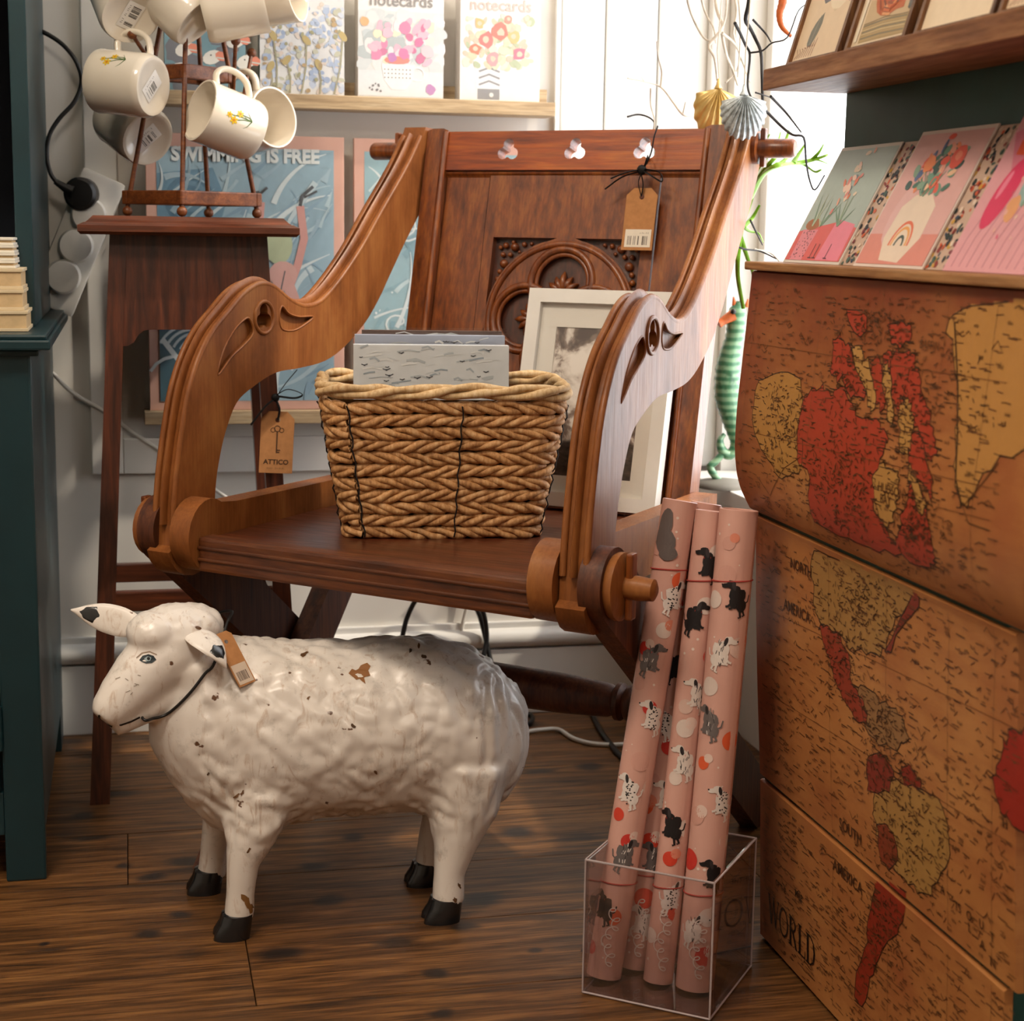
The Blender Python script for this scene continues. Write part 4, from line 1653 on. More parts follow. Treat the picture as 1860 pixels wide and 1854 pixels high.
egg((.046, 1.890, .338), (.050, .043, .043))
egg((.058, 1.897, .352), (.046, .040, .027))
egg((.022, 1.876, .352), (.030, .034, .024))
stick([(.060, 1.893, .330, .040), (.030, 1.880, .322, .040), (.006, 1.868, .302, .0335), (-.014, 1.858, .283, .0275), (-.027, 1.851, .269, .0225), (-.034, 1.848, .261, .0165)])
stick([(.070, 1.893, .298, .034), (.030, 1.876, .280, .026), (-.004, 1.860, .263, .018), (-.024, 1.851, .252, .0135)])
stick([(.062, 1.892, .325, .046), (.080, 1.902, .290, .058), (.098, 1.912, .250, .072)])
# legs
stick([(.135, 1.868, .150, .046), (.128, 1.852, .115, .030), (.117, 1.846, .085, .019), (.114, 1.844, .050, .0165), (.112, 1.843, .020, .0175)])
stick([(.120, 1.962, .150, .046), (.108, 1.975, .115, .030), (.096, 1.980, .085, .019), (.091, 1.983, .050, .0165), (.088, 1.984, .018, .0175)])
stick([(.375, 1.875, .170, .060), (.374, 1.860, .125, .042), (.364, 1.850, .085, .025), (.357, 1.846, .055, .0185), (.356, 1.845, .020, .0195)])
stick([(.385, 1.945, .170, .055), (.378, 1.955, .125, .038), (.366, 1.958, .085, .022), (.357, 1.960, .055, .0175), (.354, 1.960, .018, .0185)])
# tail
stick([(.436, 1.915, .262, .014), (.450, 1.914, .225, .016), (.453, 1.912, .180, .014), (.445, 1.911, .140, .008)])
tmp = sb.build('sheep_rough', None)
md = tmp.modifiers.new('v', 'REMESH')
md.mode = 'VOXEL'
md.voxel_size = .0036
md = tmp.modifiers.new('s', 'SMOOTH')
md.factor = .5
md.iterations = 7
dg = bpy.context.evaluated_depsgraph_get()
sme = bpy.data.meshes.new_from_object(tmp.evaluated_get(dg))
bpy.data.objects.remove(tmp)
# sculpted wool: rolled lumps on flank and chest, long folds on the rump
nv = len(sme.vertices)
co = np.empty(nv * 3)
sme.vertices.foreach_get('co', co)
co = co.reshape(-1, 3)
no = np.array([v.normal[:] for v in sme.vertices])
disp = np.zeros(nv)
for i in range(nv):
    x, y, z = co[i]
    wool = min(1, max(0, (z - .095) / .03)) * min(1, max(0, (x - .035) / .04))
    head = 1 if (x < .085 and z > .245 and y < 1.93) else 0
    wcap = min(1, max(0, (z - .352) / .012)) if x < .10 else 0
    if wool <= 0 and not head:
        continue
    rump = min(1, max(0, (x - .345) / .06))
    top = min(1, max(0, (z - .285) / .03))
    chest = min(1, max(0, (.13 - x) / .06))
    wx = x + .012 * mnoise.noise((x * 14, y * 14, z * 14))
    wz = z + .012 * mnoise.noise((x * 14 + 7, y * 14, z * 14))
    lump = abs(mnoise.noise((wx * 42, y * 42, wz * 42)))
    fold = abs(mnoise.noise((wx * 55, y * 55, wz * 13 + 3)))
    diag = abs(mnoise.noise(((wx + wz) * 36, y * 30, (wx - wz) * 16 + 9)))
    fine = mnoise.noise((x * 95, y * 95, z * 95))
    rl_ = (1 - rump) * (1 - chest)
    d = (.0105 * fold * rump + .0085 * diag * chest + (.0038 * lump + .0050 * diag) * rl_) - .0024 + .0009 * fine + .0040 * top * (abs(mnoise.noise((x * 30, y * 60, z * 20))) - .25)
    low = min(1, max(0, (.155 - z) / .03)) * (1 if .15 < x < .34 else 0)
    d += low * .005 * (abs(mnoise.noise((x * 75, y * 50, z * 60))) - .2)
    if head and x < .075:
        d = .0035 * wcap * (abs(mnoise.noise((x * 85, y * 85, z * 85))) - .1) + .0003 * fine
        wool = 1
    disp[i] = d * wool
co = co + no * disp[:, None]
sme.vertices.foreach_set('co', (co - np.array(O_S[:])).ravel())
sme.update()
sme.shade_smooth()


def m_sheep():
    t = NT('aged_white_paint')
    base = t.noise(t.coord(), 9, 3)
    c = t.ramp(base, [(.3, 'e4dad0'), (.7, 'f0e8e0')])
    streak = t.noise(t.coord((26, 26, 8)), 3.0, 5, .65, 1.2)
    c = t.mix(t.ramp(streak, [(.55, (0, 0, 0, 1)), (.72, (.6, .6, .6, 1))]), c, 'b08a68')
    grey = t.noise(t.coord((1, 1, 1), loc=(3, 1, 2)), 34, 5, .7)
    c = t.mix(t.ramp(grey, [(.57, (0, 0, 0, 1)), (.72, (.45, .45, .45, 1))]), c, '8f857a')
    chip = t.noise(t.coord((1, 1, 1.3), loc=(1.7, .2, .9)), 42, 3, .5)
    c = t.mix(t.ramp(chip, [(.70, (0, 0, 0, 1)), (.72, (1, 1, 1, 1))]), c, '6b4a33')
    t.bump(t.noise(t.coord(), 160, 3), .12, .001)
    return t.done(c, .34, .5, .25)


M_SHEEP = m_sheep()
sme.materials.append(M_SHEEP)
sbody = bpy.data.objects.new('body', sme)
COL.objects.link(sbody)
sbody.parent = sheep
sbvh = BVHTree.FromPolygons([V(c) for c in co], [tuple(p.vertices) for p in sme.polygons])


def on_sheep(px, py):
    d = _ray(px, py).normalized()
    h = sbvh.ray_cast(CAM_P, d)
    if h[0] is None:
        q = CAM_P + d * 1.93
        h = sbvh.find_nearest(q)
        n = h[1]
        return h[0], (n if n.dot(d) < 0 else -n)
    n = h[1]
    return h[0], (n if n.dot(d) < 0 else -n)


def T_sheep(u, v, h):
    p, n = on_sheep(u, -v)
    return p + n * (h + .0003) - O_S


M_HOOF = m_plain('black_hoof_paint', '17181a', .25, .6, coat=.3)
for hx_, hy_, s_ in ((.109, 1.843, 1.0), (.084, 1.984, 1.0), (.353, 1.845, 1.05), (.350, 1.960, 1.0)):
    hb = MB()
    for dy in (-1, 1):      # cloven: two toes
        ell_loft(hb, [(V(hx_ - .006, hy_ + dy * .0095, .0) - O_S, V(.0205 * s_, 0, 0), V(0, .0105 * s_, 0)), (V(hx_ - .005, hy_ + dy * .0095, .007) - O_S, V(.0205 * s_, 0, 0), V(0, .0108 * s_, 0)),
                      (V(hx_ - .001, hy_ + dy * .008, .018) - O_S, V(.0180 * s_, 0, 0), V(0, .0115 * s_, 0)), (V(hx_ + .001, hy_ + dy * .005, .0275) - O_S, V(.0175 * s_, 0, 0), V(0, .0130 * s_, 0)), (V(hx_ + .002, hy_, .030) - O_S, V(.010, 0, 0), V(0, .010, 0))], 18)
    hb.build('hoof', M_HOOF, sheep, 50)


def ear(base, mid, tip, up, name='ear'):
    base, mid, tip, up = V(base), V(mid), V(tip), V(up).normalized()
    N = 14
    rw = [.010, .0125, .0145, .016, .017, .0172, .017, .0165, .0155, .0140, .012, .0095, .0065, .0035, .001]
    c = [base * (1 - t) ** 2 + mid * 2 * t * (1 - t) + tip * t * t for t in np.linspace(0, 1, N + 1)]
    mb, blk = MB(), MB()
    for out, r0, off, th in ((mb, 1.0, 0, .0038), (blk, .72, .0024, .0016)):
        rings = []
        for i, p in enumerate(c):
            t = (c[min(i + 1, N)] - c[max(i - 1, 0)]).normalized()
            sd = up.cross(t).normalized()
            nn = t.cross(sd).normalized()
            if out is blk and (i < 8 or i > 12):
                continue
            k = 1.0 if out is mb else (.2 if i in (8, 12) else 1)
            rings.append((p + nn * off - O_S, sd * rw[i] * r0 * k, nn * th * (1 if i < N else .3)))
        ell_loft(out, rings, 16)
    e = mb.build(name, M_SHEEP, sheep, 60)
    blk.build('ear_tip', M_HOOF, e, 60)


ear((.010, 1.905, .350), (-.030, 1.928, .360), (-.068, 1.942, .366), (-.25, -.85, .30))
ear((.062, 1.862, .352), (.086, 1.836, .352), (.100, 1.828, .320), (.55, -.75, .35))

# face and scuffs, laid on the modelled surface; each mark a part of its own
def mark(name, fn, h=.0003):
    q_ = Print(T_sheep, .0001)
    q_.h = h
    fn(q_)
    return q_.build(sheep, M_PRINT_GLOSS, name)


def ppoly(q_, c, pts, col):
    q_.poly([(c[0] + a, -(c[1] + b)) for a, b in pts], col)


def d_eye(q_):
    ppoly(q_, (268, 1197), [(-15, 2), (-9, -6), (2, -9), (11, -6), (16, 1), (8, 7), (-3, 8), (-10, 5)], '2f3a40')
    q_.up()
    ppoly(q_, (268, 1197), [(-6, -1), (0, -5), (7, -3), (5, 3), (-2, 4)], '9fb0b4')
    q_.up()
    q_.blob(270, -1196, 3, 3, '15181a', 8)


mark('eye', d_eye)
mark('eyelid', lambda q_: q_.stroke([(248, -1195), (258, -1186), (272, -1183), (285, -1189)], 2, 'a58f7c'))
mark('far_eye', lambda q_: q_.blob(193, -1197, 3, 6, '2f3a40', 8))
mark('mouth', lambda q_: q_.stroke([(180, -1300), (183, -1309), (190, -1316), (203, -1319), (220, -1316), (238, -1310), (254, -1302)], 3.2, '2a2320'))
mark('nostril', lambda q_: q_.blob(181, -1301, 2.2, 4, '1d1917', 8), .0006)
mark('paint_chip', lambda q_: ppoly(q_, (655, 1221), [(-22, 2), (-16, -6), (-9, -3), (-4, -6), (0, -12), (4, -14), (12, -17), (18, -11), (14, -3), (18, 6), (10, 8), (6, 10), (9, 21), (2, 16), (-2, 12), (-8, 14), (-12, 10)], '9a6a44'))
for cx, cy, r in ((552, 1189, 7), (641, 1318, 6), (430, 1445, 6), (440, 1440, 5), (770, 1192, 6), (452, 1544, 5), (760, 1172, 5), (360, 1140, 6), (745, 1182, 5), (826, 1634, 6), (834, 1608, 5), (560, 1268, 4), (683, 1402, 4), (378, 1405, 4)):
    mark('paint_chip', lambda q_: q_.blob(cx, -cy, r, r * .5, random.choice(['6a4c34', '7a573a', '5a4636']), 9, random.uniform(0, 3), .45))
for cx, cy in ((450, 1640), (444, 1630), (455, 1650)):
    mark('paint_chip', lambda q_: q_.blob(cx, -cy, 5, 10, '8a6238', 8, .3, .4))
for _ in range(7):
    a, b = random.uniform(208, 256), random.uniform(1225, 1262)
    mark('scuff', lambda q_: q_.stroke([(a, -b), (a + random.uniform(3, 9), -b + random.uniform(-5, 5))], 1.3, 'a79a8c'))

# black cord and kraft tag round the neck
cd = [on_sheep(a, b) for a, b in ((388, 1204), (372, 1222), (350, 1252), (325, 1280), (300, 1296), (278, 1302), (258, 1303))]
cpts = [c + n * .0022 - O_S for c, n in cd]
cpts += [V(.004, 1.905, .275) - O_S, V(.03, 1.945, .30) - O_S, V(.085, 1.958, .345) - O_S, V(.112, 1.925, .362) - O_S, V(.105, 1.888, .356) - O_S]
MB().tube(smooth_poly(cpts, 6, True), .0017, 8, closed=True).build('cord', M_BLACK, sheep, 60)
ta, _n = on_sheep(398, 1152)
tb, _n2 = on_sheep(446, 1246)
tn = (_n + _n2).normalized()
tv = (ta - tb).normalized()
tu = tv.cross(tn).normalized()
if tu.dot(_r) < 0:
    tu = -tu
TGW, TGH = .0225, (ta - tb).length
tn = tu.cross(tv).normalized()
if tn.dot(_toward) < 0:
    tn = -tn


def T_sh(u, v, h):
    return tb + tn * (.0065 + h) + tu * (u - TGW / 2) + tv * v


def draw_sheep_tag(q):
    q.rect(.0015, .002, TGW - .0015, .026, 'd9c4b0')
    q.up()
    q.barcode(.004, .006, TGW - .005, .017, '6b5a52', 9)


stg = price_tag('price_tag', 'small kraft price tag with barcode lying on the sheep shoulder', T_sh, TGW, TGH, draw_sheep_tag, .004)

# ================================================================== seagrass basket on the seat
def m_straw(name, a, b, c):
    t = NT(name)
    v = t.noise(t.coord((60, 60, 22)), 3, 5, .65)
    w_ = t.noise(t.coord(), 22, 3)
    col = t.ramp(v, [(.28, a), (.5, b), (.72, c)])
    col = t.mix(.55, col, t.ramp(w_, [(.3, (.62, .55, .5, 1)), (.7, (1.05, 1, .95, 1))]), 'MULTIPLY')
    t.bump(t.noise(t.coord((240, 240, 60)), 3, 3), .35, .001)
    return t.done(col, .6, .35)


M_STRAW = m_straw('seagrass', '8a5c34', 'c4925e', 'e0b888')
M_RIM = m_straw('pale_rush', 'b78d5c', 'd9b98a', 'ead3ab')
SEATZ = .4365
bc = V(.376, 2.028, SEATZ)
basket = thing('basket', 'woven seagrass basket full of wrapped notebooks on the chair seat', 'basket', tuple(bc), R_(-7))


def rrect(t, hx_, hy_, rc):
    """point on a rounded rectangle at fraction t, and its outward normal"""
    segs = [2 * (hx_ - rc), pi * rc / 2, 2 * (hy_ - rc), pi * rc / 2] * 2
    tot = sum(segs)
    d = (t % 1) * tot
    ang = -pi / 2
    cen = [(hx_ - rc, -hy_ + rc), (hx_ - rc, hy_ - rc), (-hx_ + rc, hy_ - rc), (-hx_ + rc, -hy_ + rc)]
    starts = [(-hx_ + rc, -hy_), (hx_, -hy_ + rc), (hx_ - rc, hy_), (-hx_, hy_ - rc)]
    dirs = [(1, 0), (0, 1), (-1, 0), (0, -1)]
    nrm = [(0, -1), (1, 0), (0, 1), (-1, 0)]
    for k in range(4):
        L1, L2 = segs[2 * k], segs[2 * k + 1]
        if d <= L1:
            return V(starts[k][0] + dirs[k][0] * d, starts[k][1] + dirs[k][1] * d, 0), V(nrm[k][0], nrm[k][1], 0)
        d -= L1
        if d <= L2:
            a = -pi / 2 + k * pi / 2 + d / rc
            return V(cen[k][0] + rc * math.cos(a), cen[k][1] + rc * math.sin(a), 0), V(math.cos(a), math.sin(a), 0)
        d -= L2
    return V(starts[0][0], starts[0][1], 0), V(0, -1, 0)


BHT = .178


def brow(z, nst, amp_n, amp_z, rad, pitch, mat, name, n=260, seed=0, sag=None):
    k = z / BHT
    hx_, hy_, rc = .114 + .031 * k, .074 + .026 * k, .020 + .008 * k
    per = 4 * (hx_ + hy_)
    turns = round(per / pitch)
    mb = MB()
    rr_ = random.Random(seed)
    ph0 = rr_.uniform(0, 6)
    for s_ in range(nst):
        pts, rad_ = [], []
        for i in range(n):
            t = i / n
            p_, nn = rrect(t, hx_, hy_, rc)
            a = turns * 2 * pi * t + s_ * 2 * pi / nst + ph0
            wob = .0012 * math.sin(2 * pi * (5 + s_) * t + seed) + .0008 * math.sin(2 * pi * (13 + 2 * s_) * t + 2.1 * seed)
            pts.append(p_ + nn * (amp_n * math.cos(a)) + V(0, 0, z + amp_z * math.sin(a) + wob + (sag(t) if sag else 0)))
            rad_.append(rad * (1 + .14 * math.sin(2 * pi * (17 + 3 * s_) * t + seed)))
        mb.tube(pts, rad_, 7, closed=True)
    return mb.build(name, mat, basket, 70)


nrow = 11
for r in range(nrow):
    brow(.0075 + r * .0152, 3, .0026, .0044, .0044, .068 * (1 if r % 2 else -1), M_STRAW, 'woven_row', seed=r + 1)
brow(.178, 3, .0042, .0050, .0048, .20, M_RIM, 'rim', seed=40)
for tt in (.0, .148, .29, .355, .5, .645, .79, .855, .93):
    pts = []
    for r in range(nrow * 2):
        z = .002 + r * .0152 / 2
        k = z / BHT
        q, nn = rrect(tt, .114 + .031 * k, .074 + .026 * k, .020 + .008 * k)
        pts.append(q + nn * (.0078 if r % 2 else .0056) + V(.0012 * math.sin(r * 1.7), 0, z))
    MB().tube(pts, .0010, 6).build('binding_thread', M_BLACK, basket, 60)
lin_ = MB()
for k0 in range(1):
    vs = []
    N = 48
    for kz in (0, 1):
        for i in range(N):
            q, nn = rrect(i / N, .106 + .030 * kz, .066 + .026 * kz, .018)
            vs.append(q + V(0, 0, .003 + kz * .165))
    fs = [(i, (i + 1) % N, N + (i + 1) % N, N + i) for i in range(N)] + [tuple(range(N - 1, -1, -1))]
    lin_.add(vs, fs)
lin_.build('lining', m_plain('basket_inside', '6d5436', .8, .2, var=.2), basket)

M_NOTE = m_plain('grey_white_notebook', 'dde0e2', .5, .3, var=.05)
M_FILM = m_glass('shrink_film', mixf=.20, rough=.10)


def notebook(label, cx, yl, z0, z1, w, th, seed, cov):
    q = V(bc) + Matrix.Rotation(R_(-7), 3, 'Z') @ V(cx, yl, 0)
    t = thing('notebook', label, 'notebook', (q.x, q.y, SEATZ + z0), R_(-7), 'wrapped notebooks in the basket')
    h = z1 - z0
    lean = .10
    MB().plate([(-w / 2, 0), (w / 2, 0), (w / 2, h), (-w / 2, h)], [], lambda u, v, d: V(u, v * lean + d, v), th).build('cover', cov, t)
    pr = Print(lambda u, v, hh: V(u, v * lean - hh, v))
    rr_ = random.Random(seed)
    for _ in range(120):
        u, v = rr_.uniform(-w / 2 + .004, w / 2 - .03), rr_.uniform(h * .45, h - .003)
        ln = rr_.uniform(.008, .03)
        pr.stroke([(u, v), (u + ln * .5, min(v + .002, h)), (u + ln, min(h, v + rr_.uniform(-.003, .004)))], rr_.uniform(.0008, .0028), rr_.choice(['b3bcc4', 'dfe3e5', '9fabb5', 'e9ebeb', 'c0c7cb']))
    pr.up()
    for _ in range(34):
        u, v = rr_.uniform(-w / 2 + .006, w / 2 - .006), rr_.uniform(h * .5, h - .004)
        s_ = rr_.uniform(.002, .005)
        pr.stroke([(u - s_, v + s_ * .3), (u, v), (u + s_, v + s_ * .4)], .0011, '4a4e57')
        pr.blob(u, v, s_ * .35, s_ * .25, '4a4e57', 6)
    pr.build(t)
    fm = MB()

    def sl(u, v):
        x, z = -w / 2 - .003 + u * (w + .006), v * (h + .004)
        return V(x, z * lean - .0022 - .0012 * abs(math.sin(60 * x + 40 * z + seed)) * v, z)
    fm.grid(30, 16, sl)
    fm.build('film', M_FILM, t, 60, weld=0)
    return t


M_NOTE2 = m_plain('lilac_grey_notebook', 'aab2c4', .5, .3, var=.05)
notebook('wrapped grey notebook with small birds, foremost in the basket', -.012, -.026, .006, .226, .190, .020, 3, M_NOTE)
notebook('wrapped grey notebook right behind the foremost one', -.012, .006, .006, .236, .186, .018, 5, M_NOTE2)
notebook('wrapped dark-edged notebook hindmost in the basket', -.008, .034, .006, .240, .176, .014, 8, m_plain('umber_notebook', '5d4a45', .5, .3))

# ================================================================== framed photograph leaning on the chair back
FW, FH = .214, .292
fr_c = V(.084, .412, SEATZ)
q = chair_world(fr_c)
pf = thing('picture_frame', 'white box frame with a sepia cloud photograph leaning on the chair back', 'picture frame', (q.x, q.y, SEATZ), -CH_A)
LEAN = .24


def T_fr(u, v, d):
    L = math.sqrt(1 + LEAN * LEAN)
    return V(u - FW / 2, (v * LEAN + d) / L, (v - d * LEAN) / L + .006)


M_FRAME = m_plain('white_frame', 'efece6', .4, .4, var=.02)
bw = .0185
MB().plate([(0, 0), (FW, 0), (FW, FH), (0, FH)], [[(bw, bw), (FW - bw, bw), (FW - bw, FH - bw), (bw, FH - bw)]], T_fr, .020).build('frame', M_FRAME, pf)
MB().plate([(bw, bw), (FW - bw, bw), (FW - bw, FH - bw), (bw, FH - bw)], [[(.042, .042), (FW - .042, .042), (FW - .042, FH - .050), (.042, FH - .050)]], lambda u, v, d: T_fr(u, v, .010 + d), .002).build('mat', M_PAPER, pf)


def m_sepia():
    t = NT('sepia_cloud_photograph')
    n1 = t.noise(t.coord(), 26, 6, .6, .4)
    sep = t.n('ShaderNodeSeparateXYZ')
    tc = t.n('ShaderNodeTexCoord')
    t.l(tc.outputs['Object'], sep.inputs[0])
    clouds = t.ramp(n1, [(.40, '54463f'), (.48, '8f7d72'), (.53, 'd9cfc4'), (.62, 'f3ece3')])
    n2 = t.noise(t.coord((1, 1, 3)), 60, 5, .6)
    ground = t.ramp(n2, [(.35, '1c1715'), (.6, '4c423d'), (.75, '8c7d74')])
    n3 = t.noise(t.coord(), 18, 2)
    edge = t.n('ShaderNodeMath', operation='MULTIPLY_ADD')
    edge.inputs[1].default_value = .04
    t.l(n3, edge.inputs[0])
    t.l(sep.outputs[2], edge.inputs[2])
    msk = t.ramp(edge.outputs[0], [(.108, (0, 0, 0, 1)), (.114, (1, 1, 1, 1))])
    return t.done(t.mix(msk, ground, clouds), .5)


MB().plate([(.038, .038), (FW - .038, .038), (FW - .038, FH - .046), (.038, FH - .046)], [], lambda u, v, d: T_fr(u, v, .012 + d), .001).build('photograph', m_sepia(), pf)
MB().plate([(bw, bw), (FW - bw, bw), (FW - bw, FH - bw), (bw, FH - bw)], [], lambda u, v, d: T_fr(u, v, .006 + d), .0012).build('glazing', m_glass('picture_glass', mixf=.05), pf)
MB().plate([(.004, .004), (FW - .004, .004), (FW - .004, FH - .004), (.004, FH - .004)], [], lambda u, v, d: T_fr(u, v, .016 + d), .003).build('backing', M_KRAFT, pf)

# ================================================================== map-printed chest of drawers
CHY0, CHY1 = 1.152, 1.722
zprof = [(0.0, .700), (.19, .692), (.30, .684), (.40, .678), (.478, .675), (.497, .672), (.515, .660), (.535, .651), (.568, .646), (.616, .647), (.688, .653), (.764, .659)]
zz_ = np.array([a for a, _ in zprof])
xx_ = np.array([b for _, b in zprof])


def xp(z):
    # smooth interpolation of the serpentine front
    return float(np.mean([np.interp(z + d, zz_, xx_) for d in (-.012, -.006, 0, .006, .012)]))


TOPY0 = 1.10
chest = thing('chest_of_drawers', 'chest of drawers covered with an antique world map print', 'chest of drawers', (.80, (CHY0 + CHY1) / 2, 0))
O_C = V(chest.location)


def m_mappaper():
    t = NT('antique_map_paper')
    n1 = t.noise(t.coord(), 5.5, 4, .6)
    n2 = t.noise(t.coord((1, 1.2, 7)), 7, 5, .65)
    n3 = t.noise(t.coord((2, 2, 2), loc=(4, 2, 1)), 2.0, 3, .55)
    c = t.ramp(n1, [(.3, 'a8683a'), (.5, 'bb7c45'), (.72, 'c88d52')])
    c = t.mix(t.ramp(n2, [(.46, (0, 0, 0, 1)), (.78, (.6, .6, .6, 1))]), c, '94502c')
    c = t.mix(t.ramp(n3, [(.55, (0, 0, 0, 1)), (.72, (.55, .55, .55, 1))]), c, '9a4a30')
    sp_ = t.n('ShaderNodeSeparateXYZ')
    tc_ = t.n('ShaderNodeTexCoord')
    t.l(tc_.outputs['Object'], sp_.inputs[0])
    n4 = t.noise(t.coord((1, 1, 1), loc=(2, 5, 1)), 9, 4, .6)

    def tint(sock, lo, hi, amt, c):
        a_ = t.n('ShaderNodeMath', operation='MULTIPLY_ADD')
        a_.inputs[1].default_value = (hi - lo) * 1.1
        t.l(n4, a_.inputs[0])
        t.l(sock, a_.inputs[2])
        mr = t.n('ShaderNodeMapRange')
        mr.inputs[1].default_value = lo + (hi - lo) * .55
        mr.inputs[2].default_value = hi + (hi - lo) * .55
        mr.inputs[4].default_value = amt
        t.l(a_.outputs[0], mr.inputs[0])
        return t.mix(mr.outputs[0], c, '7c3320')
    c = tint(sp_.outputs[2], .62, .76, .85, c)
    c = tint(sp_.outputs[1], .17, .285, .8, c)
    t.bump(t.noise(t.coord((1, 3, 30)), 10, 3), .12, .001)
    return t.done(c, .42, .4, .08)


M_MAP = m_mappaper()
M_EDGE = m_wood('light_wood_edge', '8a5a34', 'b07e4f', 'c69a6a', 'y', 1.0, .5, .05)
bod = MB()
pr_ = [(xp(z) + .0055, z) for z in np.linspace(0, .764, 40)] + [(.952, .764), (.952, 0)]
bod.plate(pr_, [], lambda u, v, d: V(u, 1.1745 + d, v) - O_C, CHY1 - 1.175)
bod.build('carcass', M_TEAL2, chest)
GAPS = (.1945, .5005)
spans = [(.004, .1925), (.1975, .4978), (.5034, .7635)]
drawers = []
for z0, z1 in spans:
    mb = MB()
    n = max(6, int((z1 - z0) / .006))
    fr = [(xp(z), z) for z in np.linspace(z0 + .0015, z1 - .0015, n)]
    fr = [(fr[0][0] + .0022, z0)] + fr + [(fr[-1][0] + .0022, z1)]
    pr2 = fr + [(fr[-1][0] + .006, z1), (fr[0][0] + .006, z0)]
    ya_ = TOPY0 if z1 > .6 else (1.154 if z1 > .3 else 1.172)
    mb.plate(pr2, [], lambda u, v, d: V(u, ya_ + d, v) - O_C, CHY1 - ya_)
    drawers.append(mb.build('drawer', M_MAP, chest, 35))
tp = MB()
tp.box(V(.650, TOPY0 - .002, .7645) - O_C, V(.954, CHY1 + .002, .7735) - O_C, bev=.002)
tp.build('top', M_EDGE, chest)


def PM(px, py):
    q = at(px, py, 'x', .662)
    for _ in range(3):
        q = at(px, py, 'x', xp(min(max(q.z, 0), .764)))
    return (q.y, q.z)


def T_map(u, v, h):
    return V(xp(v) - h, u, v) - O_C


prints = []
for (z0, z1), dr_ in zip(spans, drawers):
    prints.append((Print(T_map, .00005), z0 + .002, z1 - .002))
    prints[-1][0].auto = 1.5e-7
cur = None


def mp_poly(pts, col, jag=.0021, ticks=True, tk='3b2a1c', n=5):
    pl = [PM(*q) for q in pts]
    pl = [(a.x, a.y) for a in smooth_poly([V(q[0], q[1], 0) for q in pl], n, True)]
    # ragged coastline
    pl = [(a + random.gauss(0, jag), b + random.gauss(0, jag)) for a, b in pl]
    for p_, z0, z1 in prints:
        p_.strips(pl, col, .0035, lambda z: z0 < z < z1)
        if ticks:
            for i in range(len(pl)):
                a, b = pl[i]
                if not (z0 + .004 < b < z1 - .004):
                    continue
                if random.random() < .7:
                    L = random.uniform(.004, .014)
                    s_ = random.choice((-1, 1))
                    p_.h += .00006
                    p_.stroke([(a, b), (a + s_ * L, b + random.uniform(-.001, .001))], .0009, tk)
                    p_.h -= .00006
                a2, b2 = pl[(i + 1) % len(pl)]
                if z0 + .004 < b2 < z1 - .004:
                    p_.h += .00006
                    p_.stroke([(a, b), (a2, b2)], .0012, tk)
                    p_.h -= .00006


def mp_line(pts, w, col, dash=0):
    pl = [PM(*q) for q in pts]
    out = []
    for i in range(len(pl) - 1):
        (a, b), (c, d) = pl[i], pl[i + 1]
        m = max(1, int(math.hypot(c - a, d - b) / .008))
        out += [(a + (c - a) * k / m, b + (d - b) * k / m) for k in range(m)]
    out.append(pl[-1])
    for p_, z0, z1 in prints:
        seg = []
        for k, q in enumerate(out):
            ok = z0 < q[1] < z1 and CHY0 + .002 < q[0] < CHY1 - .002 and not (dash and k % 3 == 2)
            if ok:
                seg.append(q)
            if (not ok or k == len(out) - 1):
                if len(seg) > 1:
                    p_.stroke(seg, w, col)
                seg = []


def lift(k=1.0):
    for p_, _, _ in prints:
        p_.h += .00004 * k


RED, YEL, OCH, BRN = 'b0402a', 'bd8f3c', 'b88236', '8c5a3c'
INK = '4a2f1c'
# tinted washes first
mp_poly([(1735, 570), (1900, 560), (1900, 770), (1800, 850), (1765, 905), (1745, 918), (1736, 860), (1742, 760), (1736, 660)], 'c08a4a', ticks=True)
mp_poly([(1385, 690), (1440, 680), (1458, 720), (1455, 840), (1420, 870), (1395, 830), (1372, 790), (1370, 730)], 'b98746')
mp_poly([(1480, 1003), (1560, 1030), (1640, 1062), (1668, 1088), (1630, 1120), (1612, 1170), (1592, 1190), (1550, 1180), (1530, 1160), (1492, 1130), (1478, 1080)], 'ac8148')
mp_poly([(1592, 1430), (1640, 1420), (1690, 1440), (1722, 1500), (1722, 1560), (1690, 1622), (1650, 1602), (1620, 1570), (1592, 1500)], 'b4884a')
mp_poly([(1560, 1250), (1600, 1272), (1640, 1310), (1645, 1350), (1600, 1352), (1575, 1320)], 'a0764a')
lift()
mp_poly([(1455, 745), (1472, 712), (1495, 703), (1510, 715), (1530, 700), (1548, 735), (1562, 752), (1598, 765), (1612, 800), (1602, 830), (1590, 880), (1590, 920), (1610, 960), (1628, 985), (1634, 960), (1648, 905), (1655, 872), (1672, 885), (1682, 915), (1688, 965), (1697, 1010), (1692, 1032), (1640, 1012), (1560, 985), (1478, 945), (1472, 870), (1450, 830)], RED)
mp_poly([(1514, 628), (1524, 612), (1545, 638), (1570, 690), (1574, 720), (1545, 722), (1530, 690), (1511, 682)], RED)
mp_poly([(1620, 650), (1650, 640), (1665, 660), (1672, 700), (1686, 740), (1697, 800), (1700, 826), (1688, 832), (1676, 810), (1664, 770), (1640, 758), (1622, 720)], RED)
mp_poly([(1540, 562), (1575, 572), (1572, 602), (1545, 598)], RED, n=3)
mp_poly([(1616, 590), (1640, 583), (1656, 596), (1650, 616), (1635, 626), (1618, 612)], RED, n=3)
mp_poly([(1656, 782), (1676, 800), (1690, 860), (1692, 905), (1674, 880), (1655, 850)], RED)
mp_poly([(1582, 655), (1598, 650), (1604, 700), (1606, 740), (1592, 730), (1585, 690)], RED, n=3)
